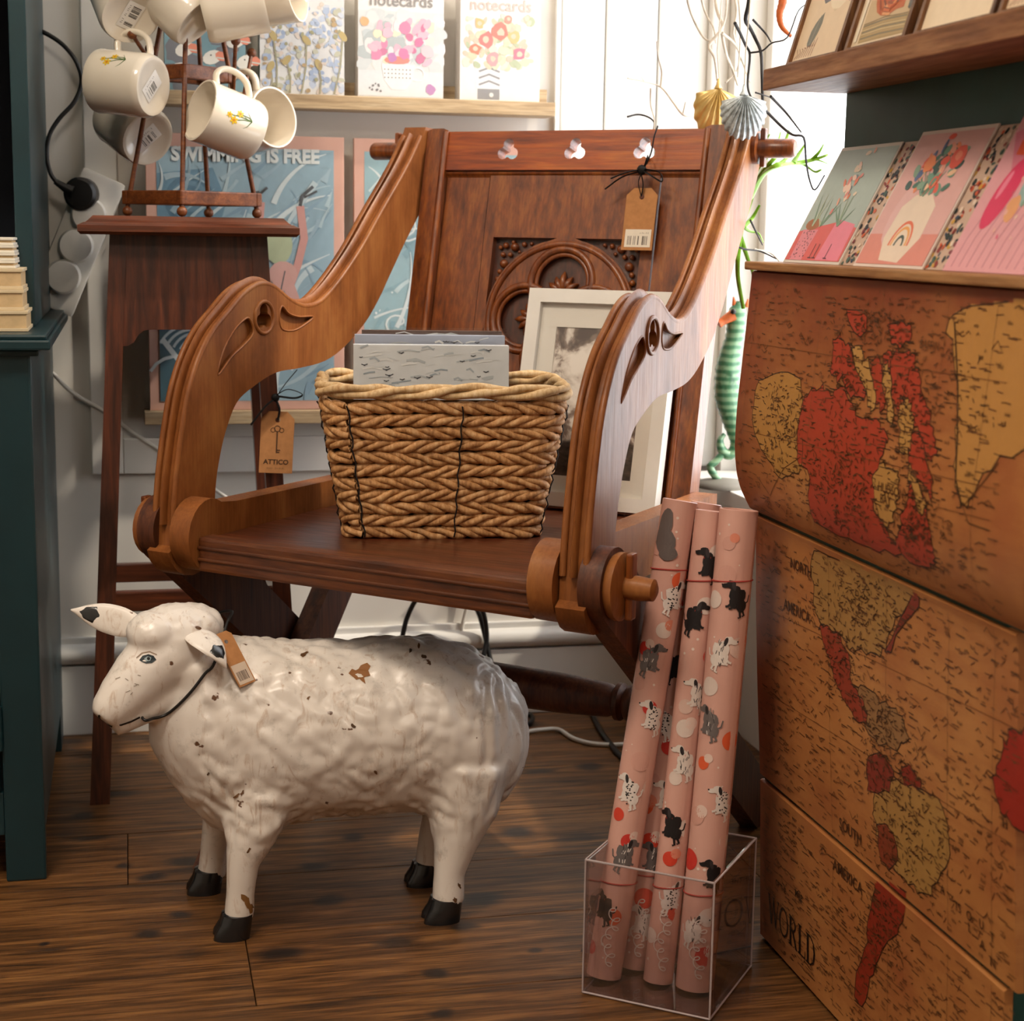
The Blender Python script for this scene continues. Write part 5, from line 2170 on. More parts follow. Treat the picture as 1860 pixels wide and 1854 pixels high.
mp_poly([(1606, 640), (1616, 636), (1618, 668), (1606, 670)], RED, n=3)
mp_poly([(1490, 1140), (1520, 1150), (1545, 1200), (1546, 1240), (1562, 1262), (1576, 1300), (1560, 1310), (1530, 1262), (1510, 1210)], '9c3c26')
mp_poly([(1580, 1368), (1618, 1388), (1615, 1432), (1578, 1432)], '8e3426', n=4)
mp_poly([(1640, 1388), (1664, 1402), (1672, 1430), (1645, 1428)], '93301f', n=4)
mp_poly([(1595, 1500), (1625, 1520), (1628, 1570), (1600, 1560)], '8f4026', n=4)
mp_poly([(1596, 1600), (1642, 1620), (1636, 1680), (1604, 1722), (1586, 1770), (1568, 1825), (1555, 1805), (1570, 1722), (1580, 1650)], '96301c')
mp_poly([(1900, 1320), (1850, 1328), (1826, 1350), (1812, 1390), (1805, 1425), (1815, 1462), (1840, 1500), (1900, 1512)], 'a32c1f')
mp_poly([(1610, 1180), (1650, 1095), (1672, 1085), (1662, 1110), (1640, 1140)], '8c3526', n=3)
lift(2)
mp_poly([(1587, 868), (1600, 842), (1618, 850), (1634, 862), (1630, 900), (1622, 938), (1610, 958), (1594, 925)], 'bf8d4c')
mp_poly([(1634, 738), (1650, 730), (1660, 760), (1656, 800), (1650, 822), (1636, 815), (1632, 780)], 'bf8d4c')
mp_poly([(1546, 640), (1560, 630), (1580, 650), (1588, 700), (1592, 735), (1580, 745), (1570, 700)], 'c09050', n=4)
mp_poly([(1605, 672), (1616, 670), (1622, 740), (1624, 770), (1614, 760), (1608, 720)], 'c09050', n=4)
mp_poly([(1650, 850), (1660, 856), (1676, 900), (1682, 920), (1668, 925), (1662, 895)], 'bd8b4b', n=4)
lift(2)
# frame lines, meridians, rhumb lines
for x0, y0, x1, y1 in ((1380, 500, 1385, 1800), (1500, 500, 1512, 1854), (1730, 500, 1720, 1854), (1610, 500, 1612, 1854), (1820, 500, 1800, 1854)):
    mp_line([(x0, y0), (x1, y1)], .0005, '7a5230')
for x0, y0, x1, y1 in ((1350, 620, 1860, 700), (1345, 780, 1860, 900), (1380, 1100, 1860, 1330), (1382, 1250, 1850, 1540), (1385, 1560, 1640, 1800), (1700, 920, 1860, 960)):
    mp_line([(x0, y0), (x1, y1)], .0006, '7a4c2a')
for x0, y0, x1, y1 in ((1640, 1300, 1860, 1110), (1660, 1380, 1860, 1150), (1480, 1290, 1400, 1180), (1400, 1380, 1520, 1240), (1690, 1560, 1860, 1300), (1700, 1700, 1850, 1440), (1740, 1800, 1830, 1560)):
    mp_line([(x0, y0), (x1, y1)], .0009, '6b4126', 1)
mp_line([(1735, 585), (1741, 700), (1740, 800), (1737, 870), (1748, 918)], .0022, '45301c')
mp_line([(1860, 760), (1815, 840), (1775, 890), (1750, 920), (1760, 950), (1860, 985)], .0011, '5c3c20')
mp_line([(1745, 1000), (1790, 980), (1860, 985)], .0010, '6b4126', 1)
mp_line([(1740, 1020), (1800, 1005), (1860, 1030)], .0010, '6b4126', 1)
mp_line([(1380, 870), (1400, 900), (1425, 850), (1455, 830)], .0008, '5c3c20')
# dense small lettering over land and sea
rs = random.Random(11)
for p_, z0, z1 in prints:
    N = 900 if z1 > .6 else 1100
    for _ in range(N):
        u = rs.uniform(CHY0 + .004, CHY1 - .006)
        v = rs.uniform(z0 + .004, z1 - .008)
        L = rs.uniform(.004, .016)
        dens = rs.random()
        if dens < .55:
            p_.stroke([(u, v), (u - L, v + rs.uniform(-.001, .001))], rs.uniform(.0006, .0012), rs.choice(['67422a', '573720', '744a2c']))
        elif dens < .8:
            for k in range(4):
                p_.stroke([(u - k * .0022, v), (u - k * .0022 + rs.uniform(-.0006, .0006), v + rs.uniform(.0018, .0034))], .0008, '573820')
        else:
            p_.stroke([(u, v), (u - L * .5, v + L * .5 * rs.uniform(-1, 1)), (u - L, v)], .0009, '5c3a20')
for (cx, cy, rx, ry, n) in ((1420, 770, 40, 80, 220), (1530, 880, 75, 120, 420), (1660, 960, 35, 70, 200), (1650, 720, 40, 90, 160), (1540, 680, 30, 50, 90), (1560, 1100, 80, 70, 260), (1530, 1200, 35, 70, 120), (1600, 1320, 45, 60, 160), (1640, 1520, 70, 100, 260), (1600, 1690, 40, 90, 170), (1600, 590, 60, 40, 130), (1760, 700, 60, 110, 40), (1620, 1400, 50, 45, 110)):
    for _ in range(n):
        a = PM(cx + rs.gauss(0, .55) * rx, cy + rs.gauss(0, .55) * ry)
        for p_, z0, z1 in prints:
            if z0 + .004 < a[1] < z1 - .004 and CHY0 < a[0] - .01 and a[0] < CHY1 - .008:
                L = rs.uniform(.003, .009)
                an = rs.uniform(0, pi)
                p_.stroke([a, (a[0] + L * math.cos(an), a[1] + L * .6 * math.sin(an))], .0010, rs.choice(['4a3018', '5a3a1e', '33200f']))
lift(2)


def mtext(txt, px, py, size, col=INK, bold=.0002, sx=1.0, k=None):
    u, v = PM(px, py)
    for p_, z0, z1 in prints:
        if z0 < v < z1:
            T0 = p_.T
            p_.T = lambda a, b, h, u=u: T0(2 * u - a, b, h)
            p_.text(txt, u, v, size, col, 'LEFT', bold, sx)
            p_.T = T0


mtext('HUDSON', 1596, 890, .012, '5c3a20', 0)
mtext('BAY', 1600, 912, .012, '5c3a20', 0)
mtext('NORTH', 1437, 1030, .016)
mtext('AMERICA', 1425, 1105, .017)
mtext('SOUTH', 1526, 1502, .016)
mtext('AMERICA', 1514, 1578, .017)
mtext('BAFFIN', 1672, 632, .011, '5c3a20', 0)
for s_, x_, y_ in (('A', 1710, 1620), ('T', 1735, 1650), ('L', 1760, 1690), ('A', 1782, 1720), ('N', 1800, 1752), ('S', 1742, 1660 - 5), ('O', 1757, 1672 - 5), ('U', 1780, 1688 - 5), ('T', 1800, 1712 - 5), ('H', 1822, 1500)):
    mtext(s_, x_, y_, .012, '4a2f1c', .0001)
mtext('MAP', 1445, 1625, .011, '33200f', .0001)
mtext('OF THE', 1410, 1605, .009, '33200f', .0001)

# the title word in serif capitals
SER = {'W': [([(0, 1), (.28, 0)], .13), ([(.28, 0), (.52, 1)], .05), ([(.46, 1), (.72, 0)], .13), ([(.72, 0), (.98, 1)], .05), ([(-.1, 1), (.16, 1)], .05), ([(.36, 1), (.6, 1)], .05), ([(.88, 1), (1.08, 1)], .05)],
       'O': [([(.42 + .40 * math.cos(a), .5 + .48 * math.sin(a)) for a in np.linspace(0, 2 * pi, 25)], .09), ([(.06, .3), (.02, .5), (.06, .7)], .10), ([(.78, .3), (.82, .5), (.78, .7)], .10)],
       'R': [([(.16, 0), (.16, 1)], .15), ([(.16, .97), (.45, .97), (.62, .86), (.62, .66), (.45, .54), (.16, .53)], .07), ([(.60, .86), (.63, .76), (.60, .64)], .10), ([(.38, .53), (.74, 0)], .13), ([(0, 0), (.32, 0)], .05), ([(0, 1), (.2, 1)], .05), ([(.64, 0), (.86, 0)], .05)],
       'L': [([(.16, 0), (.16, 1)], .15), ([(0, 1), (.34, 1)], .05), ([(0, .02), (.66, .02)], .06), ([(.66, 0), (.68, .28)], .05)],
       'D': [([(.16, 0), (.16, 1)], .15), ([(.0, .98), (.42, .98), (.70, .82), (.78, .5), (.70, .18), (.42, .02), (0, .02)], .07), ([(.70, .78), (.78, .5), (.70, .22)], .12)]}
u0, v0 = PM(1398, 1672)
u1, v1 = PM(1480, 1722)
hgt = .033
wd = (u0 - u1) / 4.55
xpos = 0
for chh, adv in (('W', 1.12), ('O', .96), ('R', .92), ('L', .78), ('D', .85)):
    for pts, w_ in SER[chh]:
        for p_, z0, z1 in prints:
            if z0 < v0 + .01 < z1:
                p_.stroke([(u0 - (xpos + a) * wd, v0 + b * hgt) for a, b in pts], w_ * .030, '1d120a')
    xpos += adv
for (p_, _, _), dr_ in zip(prints, drawers):
    p_.build(dr_, m_print('map_ink', .42, .08) if p_ is prints[0][0] else bpy.data.materials['map_ink'], 'map_print')

# ================================================================== green display board on the chest, wooden ledge, prints
GX = .748
board = tag(MB().box((GX, CHY0 - .2, .7738), (GX + .018, 1.70, 1.60), bev=.002).build('display_board', M_TEAL2), 'dark green display board standing behind the greeting cards', 'board')
sh = thing('wall_shelf', 'warm oak ledge on the green board holding framed prints', 'shelf', (.70, 1.3, .950))
MB().box((-.046, -.36, 0), (.0478, .400, .0215), bev=.0012).build('board', M_SHELFOAK, sh)


def leaning(x0, z0, lean):
    """frame of a card standing on x0,z0 and leaning back towards +x; u runs away from y towards the room, v up the card"""
    L = math.hypot(1, lean)

    def T(u, v, h):
        return V(v * lean / L - h / L, -u, v / L + h * lean / L)
    return T


def card(name, label, y_left, w, h, x0, z0, lean, draw, col, cat='card', th=.0016, group='greeting cards on the map chest'):
    t = thing(name, label, cat, (x0, y_left, z0), 0, group)
    T = leaning(x0, z0, lean)
    MB().plate([(0, 0), (w, 0), (w, h), (0, h)], [], lambda u, v, d: T(u, v, -d), th).build('card_stock', m_plain('stock_' + col, col, .55, .3, var=.02), t)
    p_ = Print(T, .00005)
    draw(p_, w, h)
    p_.build(t)
    return t


def CY(px, py=487, x=.674):
    return at(px, py, 'x', x).y


def d_plants(p_, w, h):
    p_.rect(.003, .003, w - .003, h - .004, 'a9b7b0')
    p_.up()
    p_.poly([(.003, .003), (w - .003, .003), (w - .003, .040), (w * .7, .048), (.003, .036)], 'd9625e')
    p_.up()
    p_.poly([(.014, .003), (.046, .003), (.050, .038), (.012, .038)], 'e08a94')
    p_.poly([(w * .56, .004), (w * .95, .004), (w * .93, .044), (w * .60, .050)], 'e68296')
    p_.blob(.030, .044, .018, .007, 'a5663e', 12)
    _dots(p_, 40, .015, .046, .005, .036, .0006, .0012, ['5a3a44'])
    p_.up()
    for k in range(16):
        a = random.uniform(.3, 2.6)
        b = random.choice((.030, .05, w * .65))
        L_ = random.uniform(.02, .045)
        p_.stroke([(b, .042), (b + L_ * .5 * math.cos(a), .042 + L_ * .6 * math.sin(a)), (b + L_ * math.cos(a) * .8, .042 + L_ * math.sin(a))], .003, random.choice(['7f9a80', '94a98a', '6f8d74', 'b0b99a']), True)
    p_.up()
    for k in range(26):
        p_.blob(w * .5 + random.gauss(0, .010), .085 + random.gauss(0, .016), random.uniform(.003, .006), random.uniform(.002, .004), random.choice(['df7a5e', 'e9a98e', 'eac7b4', 'd9857a', 'e6d0b8', '6d7c84']), 9, random.uniform(0, 3), .1)
        p_.h += 3e-6
    for x in (w * .45, w * .52, w * .72):
        p_.stroke([(x, .006), (x, .022)], .001, '3d3036')
        p_.stroke([(x - .004, .006), (x + .004, .006)], .001, '3d3036')


def d_rainbow(p_, w, h):
    p_.rect(.003, .003, w - .003, h - .004, 'dba9a4')
    p_.up()
    p_.rect(.003, .003, w - .003, .034, 'd98a7c')
    p_.blob(w * .30, .052, .018, .03, 'e0b3b0', 14)
    p_.up()
    p_.poly([(w * .34, .007), (w * .62, .005), (w * .76, .030), (w * .74, .062), (w * .62, .074), (w * .40, .074), (w * .28, .062), (w * .25, .030)], 'e8d3bf')
    p_.up()
    for r, c_ in ((.019, 'e2714e'), (.0145, 'e9a45a'), (.0105, 'e8d3bf'), (.0075, '3f4f48')):
        p_.ring(w * .5, .022, r, r * 1.25, .0032, c_, 0, pi, 16)
    for k in range(22):
        a, L_ = random.uniform(.5, 2.65), random.uniform(.012, .05)
        x, z = w * .5 + L_ * math.cos(a), .074 + L_ * math.sin(a)
        p_.stroke([(w * .5, .072), (x, z)], .0012, '6f8d74')
    p_.up()
    for k in range(60):
        a, L_ = random.uniform(.1, 3.04), random.uniform(.008, .058)
        p_.blob(w * .52 + L_ * math.cos(a) * .85, .076 + L_ * math.sin(a), random.uniform(.005, .009), random.uniform(.0026, .005), random.choice(['4f7567', '6f9683', '3e5a55', '87a58e', 'e1604e', 'ea8f66', '5b6c94', 'ecc09c', 'e8a08c']), 10, random.uniform(0, 3), .08)
        p_.h += 4e-6
    p_.blob(w * .70, .112, .013, .012, 'e2604f', 12, 0, .12)
    p_.blob(w * .36, .106, .010, .009, 'e98a5c', 12, 0, .12)
    p_.up()
    p_.ring(w * .55, .086, .0055, .0055, .002, 'd9604e')
    p_.blob(w * .70, .112, .006, .005, 'ec8a70', 10, 0, .2)


def d_confetti(p_, w, h):
    p_.rect(0, 0, w, h, 'c7a894')
    p_.up()
    _dots(p_, 300, .002, w - .002, .002, h - .003, .0014, .0036, ['23262e', '2c3a52', '7a2434', 'c7562c', 'c99a3e', '1d2a28', '3e5a50', 'e0c8b4', '8c2f2a', '22222a'])


def d_balloon(p_, w, h):
    p_.rect(0, 0, w, h, 'dd9ea4')
    p_.up()
    for k in range(12):
        x = .012 + k * .013
        p_.stroke([(x + .012, .06), (x + .002, .03), (x, .004)], .0007, '8a4a58')
    p_.poly([(.002, h - .02), (.05, h - .004), (w, h - .002), (w, h - .05), (.03, h - .06)], 'd8798c')
    p_.up()
    p_.blob(.036, .072, .016, .034, 'd9345f', 20, -.25)
    p_.up()
    p_.blob(.030, .080, .004, .014, 'e97f98', 12, -.25)
    p_.blob(.046, .122, .022, .016, 'e0562f', 10, .5, .3)
    p_.up()
    p_.blob(.074, .082, .014, .022, '93b0ae', 18, -.1)
    p_.blob(.062, .058, .010, .012, 'e3a06e', 12, .3, .2)
    _dots(p_, 50, .045, w - .01, .03, .11, .001, .003, ['d95a7c', '86a08c', 'e8b0a0', 'c94f6a', 'efc9b8'])
    p_.up()
    for k, (x, c_) in enumerate(((.10, 'e0567a'), (.13, 'e9a070'), (.15, '8fb0a8'))):
        p_.blob(x, .085 - .01 * k, .014, .022, c_, 18, -.1)
    p_.text('HAPPY', .064, .134, .020, '3a1c24', 'LEFT', .0008, .9)
    p_.text('BIRTHDAY', .060, .112, .020, '3a1c24', 'LEFT', .0008, .9)


cz = .7738
yb = [CY(1418), CY(1519), CY(1546), CY(1672), CY(1710), CY(1880)]
LN = .52
card('greeting_card', 'greeting card with pot plants on grey-green at the window end of the chest', yb[0], yb[0] - yb[1], .134, .676, cz, LN, d_plants, 'd9cfc4')
card('greeting_card', 'dark confetti card showing between the plant card and the rainbow card', yb[1] + .060, .060 + yb[1] - yb[2] - .001, .1330, .6785, cz, LN, d_confetti, 'b79a86')
card('greeting_card', 'pink greeting card with a rainbow vase of flowers', yb[2], yb[2] - yb[3], .142, .6755, cz, LN, d_rainbow, 'dccbc0')
card('greeting_card', 'confetti card showing between the rainbow card and the balloon card', yb[3] + .060, .060 + yb[3] - yb[4] - .001, .1395, .6785, cz, LN, d_confetti, 'b79a86')
card('greeting_card', 'pink birthday card with balloons at the picture edge', yb[4], .18, .150, .675, cz, LN, d_balloon, 'd9a4a4')

M_FRWOOD = m_wood('brown_print_frame', '3a2010', '6b4222', '8f6238', 'z', 1.4, .4, .1)


def frame_print(label, pxl, pxr, draw, paper):
    ya, yb_ = at(pxl, 112 - (pxl - 1425) * .235, 'x', .672).y, at(pxr, 112 - (pxr - 1425) * .235, 'x', .672).y
    w, h = ya - yb_, .20
    t = thing('framed_print', label, 'framed print', (.672, ya, .9718), 0, 'framed prints on the oak ledge')
    T = leaning(.672, .9718, .30)
    b = .006
    MB().plate([(0, 0), (w, 0), (w, h), (0, h)], [[(b, b), (w - b, b), (w - b, h - b), (b, h - b)]], lambda u, v, d: T(u, v, -d), .014).build('frame', M_FRWOOD, t)
    MB().plate([(b, b), (w - b, b), (w - b, h - b), (b, h - b)], [], lambda u, v, d: T(u, v, -.004 - d), .004).build('paper', m_plain('paper_' + paper, paper, .6, .3, var=.03), t)
    p_ = Print(lambda u, v, hh: T(u, v, hh - .004), .00005)
    draw(p_, w, h)
    p_.build(t)
    return t


def d_bird(p_, w, h):
    p_.rect(.006, .006, w - .006, h - .006, 'dcc3a4')
    p_.up()
    p_.poly([(w * .62, .118), (w * .92, .105), (w * .95, .080), (w * .78, .060), (w * .62, .052), (w * .50, .062), (w * .42, .085)], 'd3bd9c')
    p_.blob(w * .50, .080, .022, .014, '6f6d6e', 14, .5, .2)
    p_.up()
    p_.blob(w * .62, .064, .020, .010, 'e4d2b6', 14, -.2, .1)
    p_.blob(w * .86, .078, .012, .018, '66646a', 12, .3, .25)
    p_.blob(w * .34, .036, .020, .0085, '77756a', 14, 1.0, .12)
    p_.up()
    p_.stroke([(w * .30, .020), (w * .38, .052)], .0010, 'a09c8c')
    for k in range(8):
        x = .010 + k * .006
        p_.stroke([(x, .010), (x + .006, .014 + .002 * k), (x + .002, .020)], .0010, '8c5a4c')


def d_nest(p_, w, h):
    p_.rect(.006, .006, w - .006, h - .006, 'd9c4a6')
    p_.up()
    p_.poly([(.020, .010), (w - .014, .010), (w - .012, .11), (.024, .11)], 'c2a884')
    p_.up()
    p_.poly([(.020, .010), (w - .014, .010), (w - .014, .030), (.022, .028)], 'a38a5e')
    p_.up()
    for k in range(9):
        p_.stroke([(.022, .012 + .002 * k), (w * .5, .013 + .0022 * k), (w - .016, .012 + .0021 * k)], .0009, random.choice(['7c6a52', 'b59a70', '6a6a60', 'cbb58c']))
    p_.up()
    p_.blob(w * .54, .055, .034, .026, 'b5623a', 18, 0, .15)
    p_.up()
    for k in range(90):
        a = random.uniform(0, 2 * pi)
        r = random.uniform(.004, .032)
        p_.stroke([(w * .54 + r * math.cos(a), .056 + r * .8 * math.sin(a)), (w * .54 + r * math.cos(a + .6), .056 + r * .8 * math.sin(a + .6))], .0026, random.choice(['c96a3a', 'b4512c', 'd98a50', '8f4a30', 'd99a6a', '7a4a3a']))
        p_.h += 3e-6
    p_.blob(w * .90, .062, .007, .034, '5f5f5a', 12, -.1, .2)
    p_.stroke([(.013, .012), (.015, .055), (.014, .11)], .006, 'e6dac4')


def d_berries(p_, w, h):
    p_.rect(.006, .006, w - .006, h - .006, 'e3cfb2')
    p_.up()
    for x, z, r in ((.056, .052, .012), (.026, .066, .008), (.084, .060, .009), (.070, .076, .007), (.044, .078, .006), (.030, .088, .006), (.095, .082, .006)):
        p_.blob(x, z, r, r * .9, '9c6a5c', 10, .3, .25)
        p_.h += 1e-5
        p_.blob(x, z, r * .5, r * .4, 'b98a78', 8, 0, .2)
        p_.h += 1e-5


frame_print('framed bird print on the ledge end nearest the twigs', 1425, 1518, d_bird, 'dcc3a4')
frame_print('framed print of an orange nest between bird and berry prints', 1530, 1640, d_nest, 'd9c4a6')
frame_print('framed print with small brown berries on cream', 1656, 1800, d_berries, 'e3cfb2')
frame_print('brown frame cut off by the picture corner', 1808, 1920, d_bird, 'd9c0a0')

# ================================================================== acrylic box with rolls of gift wrap
bx = [V(.460, 1.622), V(.572, 1.535), V(.672, 1.652), V(.560, 1.738)]
cen = (bx[0] + bx[1] + bx[2] + bx[3]) / 4
e1 = (bx[1] - bx[0]).normalized()
BW = (bx[1] - bx[0]).length
e2 = V(-e1.y, e1.x)
BD = .145
ang = math.atan2(e1.y, e1.x)
org = bx[0]
M_ACR = m_glass('clear_acrylic', (.93, .90, .91, 1), .03, .16)
M_ACRE = m_plain('acrylic_edge', 'b8a8a8', .15, .6)
abox = thing('acrylic_box', 'clear acrylic bin on the floor holding rolls of gift wrap', 'box', (org.x, org.y, 0), ang)
BHH = .150
th = .003
for nm, lo, hi in (('base', (0, 0, .0005), (BW, BD, .0035)), ('side', (0, 0, .0035), (BW, th, BHH)), ('side', (0, BD - th, .0035), (BW, BD, BHH)), ('side', (0, th, .0035), (th, BD - th, BHH)), ('side', (BW - th, th, .0035), (BW, BD - th, BHH))):
    MB().box(lo, hi).build(nm, M_ACR, abox)
for a, b in (((0, 0), (BW, 0)), ((BW, 0), (BW, BD)), ((BW, BD), (0, BD)), ((0, BD), (0, 0))):
    for z in (.0022, BHH):
        MB().tube([(a[0], a[1], z), (b[0], b[1], z)], .0012, 6).build('polished_edge', M_ACRE, abox, 60)
for a in ((0, 0), (BW, 0), (BW, BD), (0, BD)):
    MB().tube([(a[0], a[1], .002), (a[0], a[1], BHH)], .0011, 6).build('polished_edge', M_ACRE, abox, 60)

M_WRAPP = m_plain('pink_gift_wrap', 'd8a596', .38, .45, var=.05, scale=18, coat=.15)
M_REDTH = m_plain('red_thread', 'b5453f', .6, .3)


def roll(label, b, t, R, seed):
    b, t = V(b), V(t)
    ro = thing('gift_wrap_roll', label, 'gift wrap', tuple(b), 0, 'rolls of pink gift wrap in the acrylic bin')
    ax_ = (t - b)
    L = ax_.length
    x, y_, z = frame_from(ax_)
    # start angle so that u=0 faces the room
    tw = (CAM_P - (b + t) / 2)
    a0 = math.atan2(tw.dot(y_), tw.dot(x))
    rr_ = random.Random(seed)

    def T(u, v, h):
        a = a0 + u / R
        return x * math.cos(a) * (R + h) + y_ * math.sin(a) * (R + h) + z * v
    prof = [(R - .0012, .0), (R, .0006), (R, L - .0006), (R - .0012, L), (R - .0026, L - .001), (R - .0030, L - .06), (R - .0030, .06), (R - .0026, .001), (R - .0012, 0)]
    MB().lathe(prof, (0, 0, 0), z, 32, cap=False).build('paper', M_WRAPP, ro, 40)
    # overlapping free edge of the sheet
    MB().grid(3, 30, lambda u, v: T(.55 * R + u * .010, .004 + v * (L - .008), .0004 + .0006 * u)).build('free_edge', M_WRAPP, ro, 60)
    for v in (.105, L - .075):
        MB().tube([T(u * R, v + .002 * math.sin(u), .0006) for u in np.linspace(0, 2 * pi, 33)[:-1]], .0008, 6, closed=True).build('thread', M_REDTH, ro, 60)
    p_ = Print(T, .00005)
    lim = 1.25 * R
    # snow dots and baubles
    for _ in range(50):
        p_.blob(rr_.uniform(-2.4, 2.4) * R, rr_.uniform(.01, L - .01), rr_.uniform(.0008, .0018), None, 'ead6ca', 8, 0, 0, 1)
    v = .03 + rr_.uniform(0, .03)
    p_.up()
    while v < L - .03:
        u = rr_.uniform(-1.2, 1.2) * R
        r = rr_.uniform(.007, .0115)
        c_ = rr_.choice(['d8452f', 'e06038', 'e3cfc4', 'dcb9ab', 'd5a091', 'cf3a30'])
        p_.blob(u, v, r, r, c_, 20, 0, 0, 4)
        p_.h += 1e-5
        if rr_.random() < .5:
            p_.blob(u + .006, v + .006, r * .7, None, rr_.choice(['df8a70', 'e6c9bc']), 16, 0, 0, 3)
            p_.h += 1e-5
        v += rr_.uniform(.022, .06)
    p_.up()
    # dogs
    v = .05 + rr_.uniform(0, .05)
    while v < L - .05:
        u = rr_.uniform(-.7, .7) * R
        kind = rr_.choice(['black', 'spot', 'grey', 'white'])
        fl_ = rr_.choice((-1, 1))
        c_ = {'black': '1f1a1b', 'spot': 'e6dad2', 'grey': '6d6462', 'white': 'e3d6cc'}[kind]

        def el(du, dv, a, b_, rot=0, cc=c_):
            p_.blob(u + fl_ * du, v + dv, a, b_, cc, 12, rot * fl_, .08, 3)
            p_.h += 6e-6
        el(0, 0, .0072, .0125, .55)
        el(.0035, .006, .0056, .0085, .2)
        el(.0080, .0150, .0048, .0044, .1)
        el(.0130, .0135, .0048, .0026, -.15)
        el(-.0045, -.007, .0060, .0065, .3)
        for k, (du, dv) in enumerate(((-.0085, -.017), (-.004, -.019), (.006, -.010), (.0095, -.008))):
            p_.stroke([(u + fl_ * du * .55, v + dv * .45), (u + fl_ * du, v + dv), (u + fl_ * (du + .0025), v + dv - .0006)], .0024, c_)
        p_.stroke([(u - fl_ * .006, v - .006), (u - fl_ * .012, v - .002), (u - fl_ * .0135, v + .005)], .0016, c_)
        p_.h += 1e-5
        p_.blob(u + fl_ * .0050, v + .0135, .0020, .0050, '2b2526' if kind != 'black' else '3a3335', 10, -.25 * fl_, .05, 2)
        p_.blob(u + fl_ * .0172, v + .0142, .0010, None, '171314', 6, 0, 0, 1)
        p_.h += 1e-5
        if kind == 'spot':
            for _ in range(26):
                q = rr_.uniform(0, 2 * pi)
                k = rr_.random() ** .5
                p_.blob(u + fl_ * (.0055 * k * math.cos(q)), v + .013 * k * math.sin(q), .0010, .0008, '241f20', 6, 0, 0, 1)
        elif kind in ('grey', 'white'):
            for _ in range(18):
                q = rr_.uniform(0, 2 * pi)
                k = rr_.random() ** .5
                uu, vv = u + .005 * k * math.cos(q), v + .014 * k * math.sin(q)
                p_.stroke([(uu, vv), (uu + rr_.uniform(-.002, .002), vv + .004)], .0008, rr_.choice(['3f3a3a', 'efe6de', '8a7f7a']))
        if rr_.random() < .6:
            p_.h += 1e-5
            p_.stroke([(u + fl_ * .001, v + .009), (u + fl_ * .008, v + .008)], .0018, 'c9382e')
        v += rr_.uniform(.055, .085)
    # white handwriting near the foot
    w_ = [(.0045 * math.sin(k * .8) + .004 * math.sin(k * .21), .016 + k * .00125 + .0042 * math.cos(k * .8)) for k in range(52)]
    p_.up()
    p_.stroke([(q.x, q.y) for q in smooth_poly([V(a, b_, 0) for a, b_ in w_], 3)], .0011, 'e9d9cf')
    if seed == 1:
        p_.up()
        for du, dv, a, b_, rt in ((-.010, -.045, .012, .016, .3), (-.012, -.028, .008, .018, -.1), (-.004, -.058, .010, .008, 0)):
            p_.blob(du, L + dv, a, b_, '6a5f5c', 14, rt, .06, 4)
            p_.h += 1e-5
    p_.build(ro, None, 'wrap_print')['kind'] = 'stuff'
    return ro


roll('gift wrap roll on the chair side of the bin, grey dog near its top', (.492, 1.652, .0045), (.579, 1.702, .518), .0190, 1)
roll('slim gift wrap roll second from the chair, mostly hidden', (.530, 1.668, .0045), (.614, 1.716, .512), .0165, 2)
roll('gift wrap roll in the middle of the bin with a black dog', (.546, 1.628, .0045), (.6055, 1.679, .510), .0160, 3)
roll('stout gift wrap roll beside the map chest with a spotted dog', (.580, 1.606, .0045), (.626, 1.648, .516), .0205, 4)
roll('gift wrap roll at the back of the bin behind the others', (.592, 1.664, .0045), (.648, 1.712, .505), .0150, 5)

# ================================================================== window corner: twigs, hanging shells, seahorses, fern
M_TWIGW = m_plain('whitewashed_twig', 'cfc4b4', .7, .2, var=.2, scale=60)
M_TWIGD = m_plain('dark_twig', '33302f', .7, .2, var=.3, scale=60)


def twigs(name, label, lists, mat, Y):
    P0 = at(*lists[0][0][0], 'y', Y)
    t = thing(name, label, 'branch', tuple(P0))
    for pts, r in lists:
        P_ = [at(a, b, 'y', Y + .03 * math.sin(a * .05 + b * .03)) - P0 for a, b in pts]
        sp = smooth_poly(P_, 4)
        MB().tube(sp, list(np.linspace(r, r * .55, len(sp))), 7).build('twig', mat, t, 60)
    return t


twigs('branch', 'white twisted twigs hanging beside the window', [
    ([(1246, -40), (1250, 5), (1262, 40), (1278, 68), (1292, 76)], .0022), ([(1298, -40), (1302, 15), (1312, 50), (1288, 82), (1298, 105), (1303, 145)], .0030),
    ([(1322, -30), (1318, 30), (1308, 60)], .0022), ([(1310, 52), (1318, 95), (1330, 125), (1340, 155)], .0024), ([(1340, -30), (1345, 60), (1340, 140)], .0018),
    ([(1258, 210), (1240, 208), (1222, 185), (1200, 158), (1170, 148), (1140, 142)], .0016), ([(1200, 158), (1202, 130), (1195, 100), (1193, 75)], .0016), ([(1182, 160), (1182, 190), (1189, 220), (1186, 250)], .0013),
    ([(1240, 208), (1245, 185)], .0010), ([(1330, -30), (1338, 20), (1332, 60), (1345, 100), (1338, 130)], .0020), ([(1268, -30), (1280, 20), (1296, 50), (1300, 78)], .0018), ([(1318, 150), (1330, 138), (1336, 128)], .0012), ([(1170, 148), (1165, 140)], .0008), ([(1420, 480), (1400, 460), (1370, 452)], .0014), ([(1312, 60), (1335, 80), (1348, 110), (1362, 150)], .002)], M_TWIGW, 2.30)
